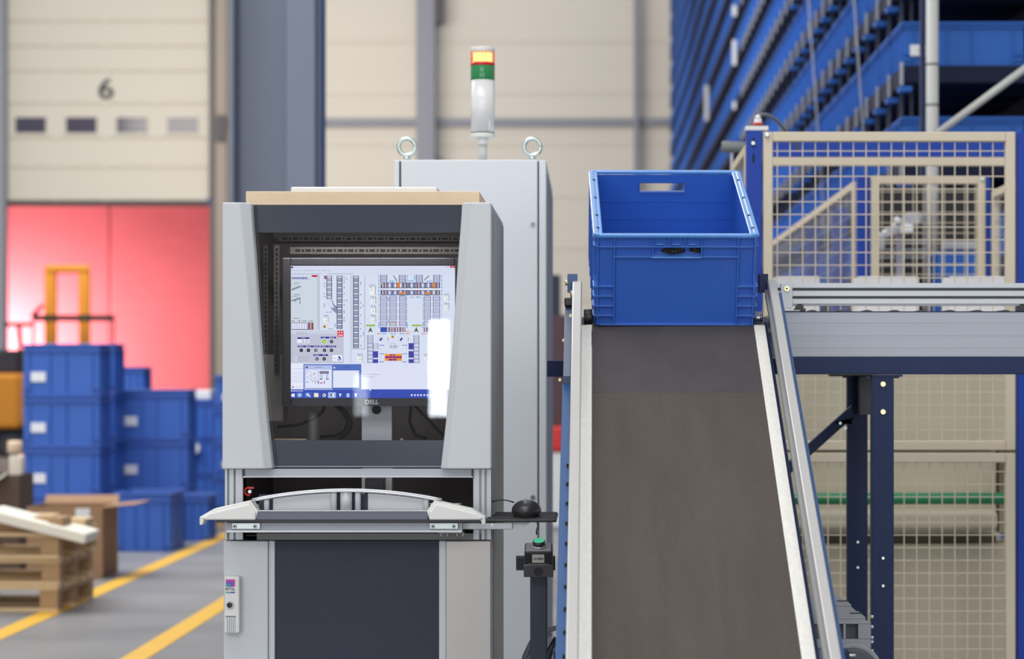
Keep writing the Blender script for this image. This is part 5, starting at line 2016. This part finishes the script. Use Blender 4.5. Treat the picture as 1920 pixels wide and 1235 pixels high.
for y0 in (5.48, 5.78):
    k = MB().box(xr_ - 0.07, xr_ - 0.004, y0, y0 + 0.14, zt_, zt_ + 0.004)
    k.m = 1
    k.box(xr_ - 0.03, xr_ - 0.002, y0 + 0.08, y0 + 0.1, zt_ + 0.0035, zt_ + 0.005)
    k.build('cover_lug', [M_motor, M_hole], mt, bevel=0.002)
k = MB()
for py in (1156, 1175, 1195, 1203, 1220):
    q = P(1632, py, DQm + 0.006)
    k.cyl(q, q + Vector((0.007, 0, 0)), 0.0042, 12)
k.build('bolt_heads', M_zinc, mt)
q = P(1600, 1262, DQm - 0.02)
k = MB().cyl((q.x, DQm - 0.05, q.z), (q.x, 5.5, q.z), 0.058, 36)
k.build('gear_flange', M_guide_groove, mt, bevel=0.004)
k = MB()
k.cyl((q.x, DQm - 0.02, q.z), (q.x, 5.5, q.z), 0.067, 36)
k.m = 1
k.cyl((q.x - 0.02, DQm - 0.06, q.z + 0.045), (q.x + 0.002, DQm - 0.06, q.z + 0.045), 0.004, 10)
k.build('flange_ring', [M_motor, M_alu_bright], mt, bevel=0.004)
MB().box(0.47, xr_, 5.45, 6.0, 0.0, 0.32).build('foot', M_navy, mt)

# ---------------------------------------------------------------- the blue tote on top of the belt
TL, TW, TH = 0.60, 0.40, 0.23
tb = Vector((0.001, 5.79, Z(612, 5.79) + 0.001))
tt = thing('tote', 'large open blue plastic tote tilting over the top of the inclined belt', 'tote', tb, local=True, rot=(math.radians(19.7), 0, math.radians(1.3)))
W_, L_ = 0.398, 0.60
i_ = 0.012
t_ = 0.003
sh_ = MB()
# floor
sh_.box(i_, W_ - i_, i_, L_ - i_, 0.0, 0.006)
sh_.box(i_ + 0.012, W_ - i_ - 0.012, i_ + 0.012, L_ - i_ - 0.012, -0.006, 0.0)
# long walls
for x0 in (i_, W_ - i_ - t_):
    sh_.box(x0, x0 + t_, i_, L_ - i_, 0.006, TH - 0.01)
# back wall with hand hole
hx_a, hx_b, hz_a, hz_b = 0.135, 0.252, TH - 0.058, TH - 0.030
yb = L_ - i_ - t_
for a, b_, c_, d_ in ((i_ + t_, W_ - i_ - t_, 0.006, hz_a), (i_ + t_, W_ - i_ - t_, hz_b, TH - 0.01), (i_ + t_, hx_a, hz_a, hz_b), (hx_b, W_ - i_ - t_, hz_a, hz_b)):
    sh_.box(a, b_, yb, yb + t_, c_, d_)
for a, b_, c_, d_ in ((hx_a - 0.002, hx_b + 0.002, hz_a - 0.002, hz_a), (hx_a - 0.002, hx_b + 0.002, hz_b, hz_b + 0.002), (hx_a - 0.002, hx_a, hz_a, hz_b), (hx_b, hx_b + 0.002, hz_a, hz_b)):
    sh_.box(a, b_, yb - 0.002, L_ - 0.002, c_, d_)
# front wall with grip pocket
px0, px1 = 0.142, 0.259
pz0, pz1 = TH - 0.056, TH - 0.033
for a, b_, c_, d_ in ((i_ + t_, W_ - i_ - t_, 0.006, pz0), (i_ + t_, W_ - i_ - t_, pz1, TH - 0.01), (i_ + t_, px0, pz0, pz1), (px1, W_ - i_ - t_, pz0, pz1)):
    sh_.box(a, b_, i_, i_ + t_, c_, d_)
sh_.box(px0, px1, i_ + 0.010, i_ + 0.012, pz0 - 0.002, pz1 + 0.002)
# horizontal seams on the inside of the back wall
for z in (TH - 0.082, 0.10):
    sh_.box(i_ + t_, W_ - i_ - t_, yb - 0.0012, yb, z, z + 0.0012)
sh_.build('shell', M_blue, tt)
rm = MB()
# rolled rim as rounded tube of rectangular section
rr = 0.012
pr = []
def ring(mb, x0, x1, y0, y1, z0, z1, wd, cr=0.02, n=6):
    out = []
    for (cx, cy, a0) in ((x1 - cr, y1 - cr, 0), (x0 + cr, y1 - cr, 90), (x0 + cr, y0 + cr, 180), (x1 - cr, y0 + cr, 270)):
        for i in range(n + 1):
            a = math.radians(a0 + 90 * i / n)
            out.append((cx + cr * math.cos(a), cy + cr * math.sin(a), math.cos(a), math.sin(a)))
    N = len(out)
    vs = []
    c2 = max(cr - wd, 0.002)
    for (x, y, ca, sa) in out:
        vs.append((x, y, z0)); vs.append((x, y, z1)); vs.append((x - ca * wd, y - sa * wd, z1)); vs.append((x - ca * wd, y - sa * wd, z0))
    fs = []
    for i in range(N):
        j = (i + 1) % N
        for k in range(4):
            fs.append((4 * i + k, 4 * i + (k + 1) % 4, 4 * j + (k + 1) % 4, 4 * j + k))
    mb.add(vs, [f[::-1] for f in fs])


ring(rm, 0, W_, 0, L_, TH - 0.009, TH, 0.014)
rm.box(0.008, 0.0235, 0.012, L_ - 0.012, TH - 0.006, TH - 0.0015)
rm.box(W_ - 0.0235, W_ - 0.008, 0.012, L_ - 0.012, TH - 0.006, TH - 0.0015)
rim = rm.build('rim', M_blue_lit_rim, tt, bevel=0.003, seg=3)
rb_ = MB()
ring(rb_, 0.0015, W_ - 0.0015, 0.0015, L_ - 0.0015, TH - 0.033, TH - 0.030, 0.0125)
ring(rb_, 0.004, W_ - 0.004, 0.004, L_ - 0.004, 0.0, 0.004, 0.010)
# second rib, not across the pocket
for a, b_ in ((0.0495, px0), (px1, W_ - 0.0495)):
    rb_.box(a, b_, 0.002, i_, TH - 0.0585, TH - 0.0555)
rb_.box(0.0495, W_ - 0.0495, L_ - i_, L_ - 0.002, TH - 0.0585, TH - 0.0555)
for z in (0.098, 0.0735, 0.049, 0.0245):
    for a, b_ in ((0.004, 0.0495), (W_ - 0.0495, W_ - 0.004)):
        rb_.box(a, b_, 0.001, i_, z, z + 0.0028)
        rb_.box(a, b_, L_ - i_, L_ - 0.001, z, z + 0.0028)
    for x0, x1 in ((0.001, i_), (W_ - i_, W_ - 0.001)):
        rb_.box(x0, x1, 0.004, 0.0495, z, z + 0.0028)
        rb_.box(x0, x1, L_ - 0.0495, L_ - 0.004, z, z + 0.0028)
for x in (0.0495, W_ - 0.0523):
    rb_.box(x, x + 0.0028, 0.001, i_, 0.0, TH - 0.009)
    rb_.box(x, x + 0.0028, L_ - i_, L_ - 0.001, 0.0, TH - 0.009)
for x in (0.010, W_ - 0.0128):
    rb_.box(x, x + 0.0028, 0.001, i_, 0.0, TH - 0.009)
for x in (px0 - 0.001, 0.1805, 0.2185, px1 - 0.001):
    rb_.box(x, x + 0.0025, 0.001, i_, (TH - 0.033) if x not in (px0 - 0.001, px1 - 0.001) else TH - 0.0585, TH - 0.009)
for y in (0.0495, 0.12, 0.2, 0.3, 0.4, 0.48, L_ - 0.052):
    for x0, x1 in ((0.001, i_), (W_ - i_, W_ - 0.001)):
        rb_.box(x0, x1, y, y + 0.0028, 0.0, TH - 0.009)
rb_.build('ribs', M_blue_lit_ribs, tt, bevel=0.0008, seg=2)
gl = MB()
gl.box(px0 - 0.003, px1 + 0.0, 0.0, i_ + 0.008, pz0 - 0.0035, pz0)
for a, b_ in ((0.152, 0.171), (0.190, 0.209), (0.228, 0.247)):
    gl.box(a, b_, 0.008, i_, TH - 0.029, TH - 0.026)
gl.build('grip_lip', M_blue_lit_rim, tt, bevel=0.0015, seg=3)  # lip highlight comes from the lightened rim colour


def ell(mb, cx, cz, rx, rz, y, x_max=9, n=28):
    pts = [(min(cx + rx * math.cos(2 * math.pi * i / n), x_max), cz + rz * math.sin(2 * math.pi * i / n)) for i in range(n)]
    mb.prism(pts, y, y + 0.002)


ov = MB()
ell(ov, 0.193, pz0 + 0.0105, 0.0295, 0.0085, i_ + 0.006)
ell(ov, 0.252, pz0 + 0.0135, 0.0215, 0.0085, i_ + 0.006, x_max=px1 - 0.001)
ov.m = 1
rnd2 = random.Random(2)
for k in range(16):
    cx = rnd2.uniform(0.170, 0.215) if k < 10 else rnd2.uniform(0.236, 0.256)
    cz = pz0 + rnd2.uniform(0.006, 0.016)
    ov.box(cx, cx + 0.0013, i_ + 0.0052, i_ + 0.006, cz, cz + 0.0013)
ov.build('oval_grip_opening', [M_hole, M_steel_matt], tt)
rv = MB()
for y in (0.06, 0.17, 0.33, 0.50):
    for x in (0.012, W_ - 0.012):
        rv.cyl((x, y, TH - 0.002), (x, y, TH + 0.0006), 0.0042, 14)
rv.build('rim_hole', M_hole, tt)
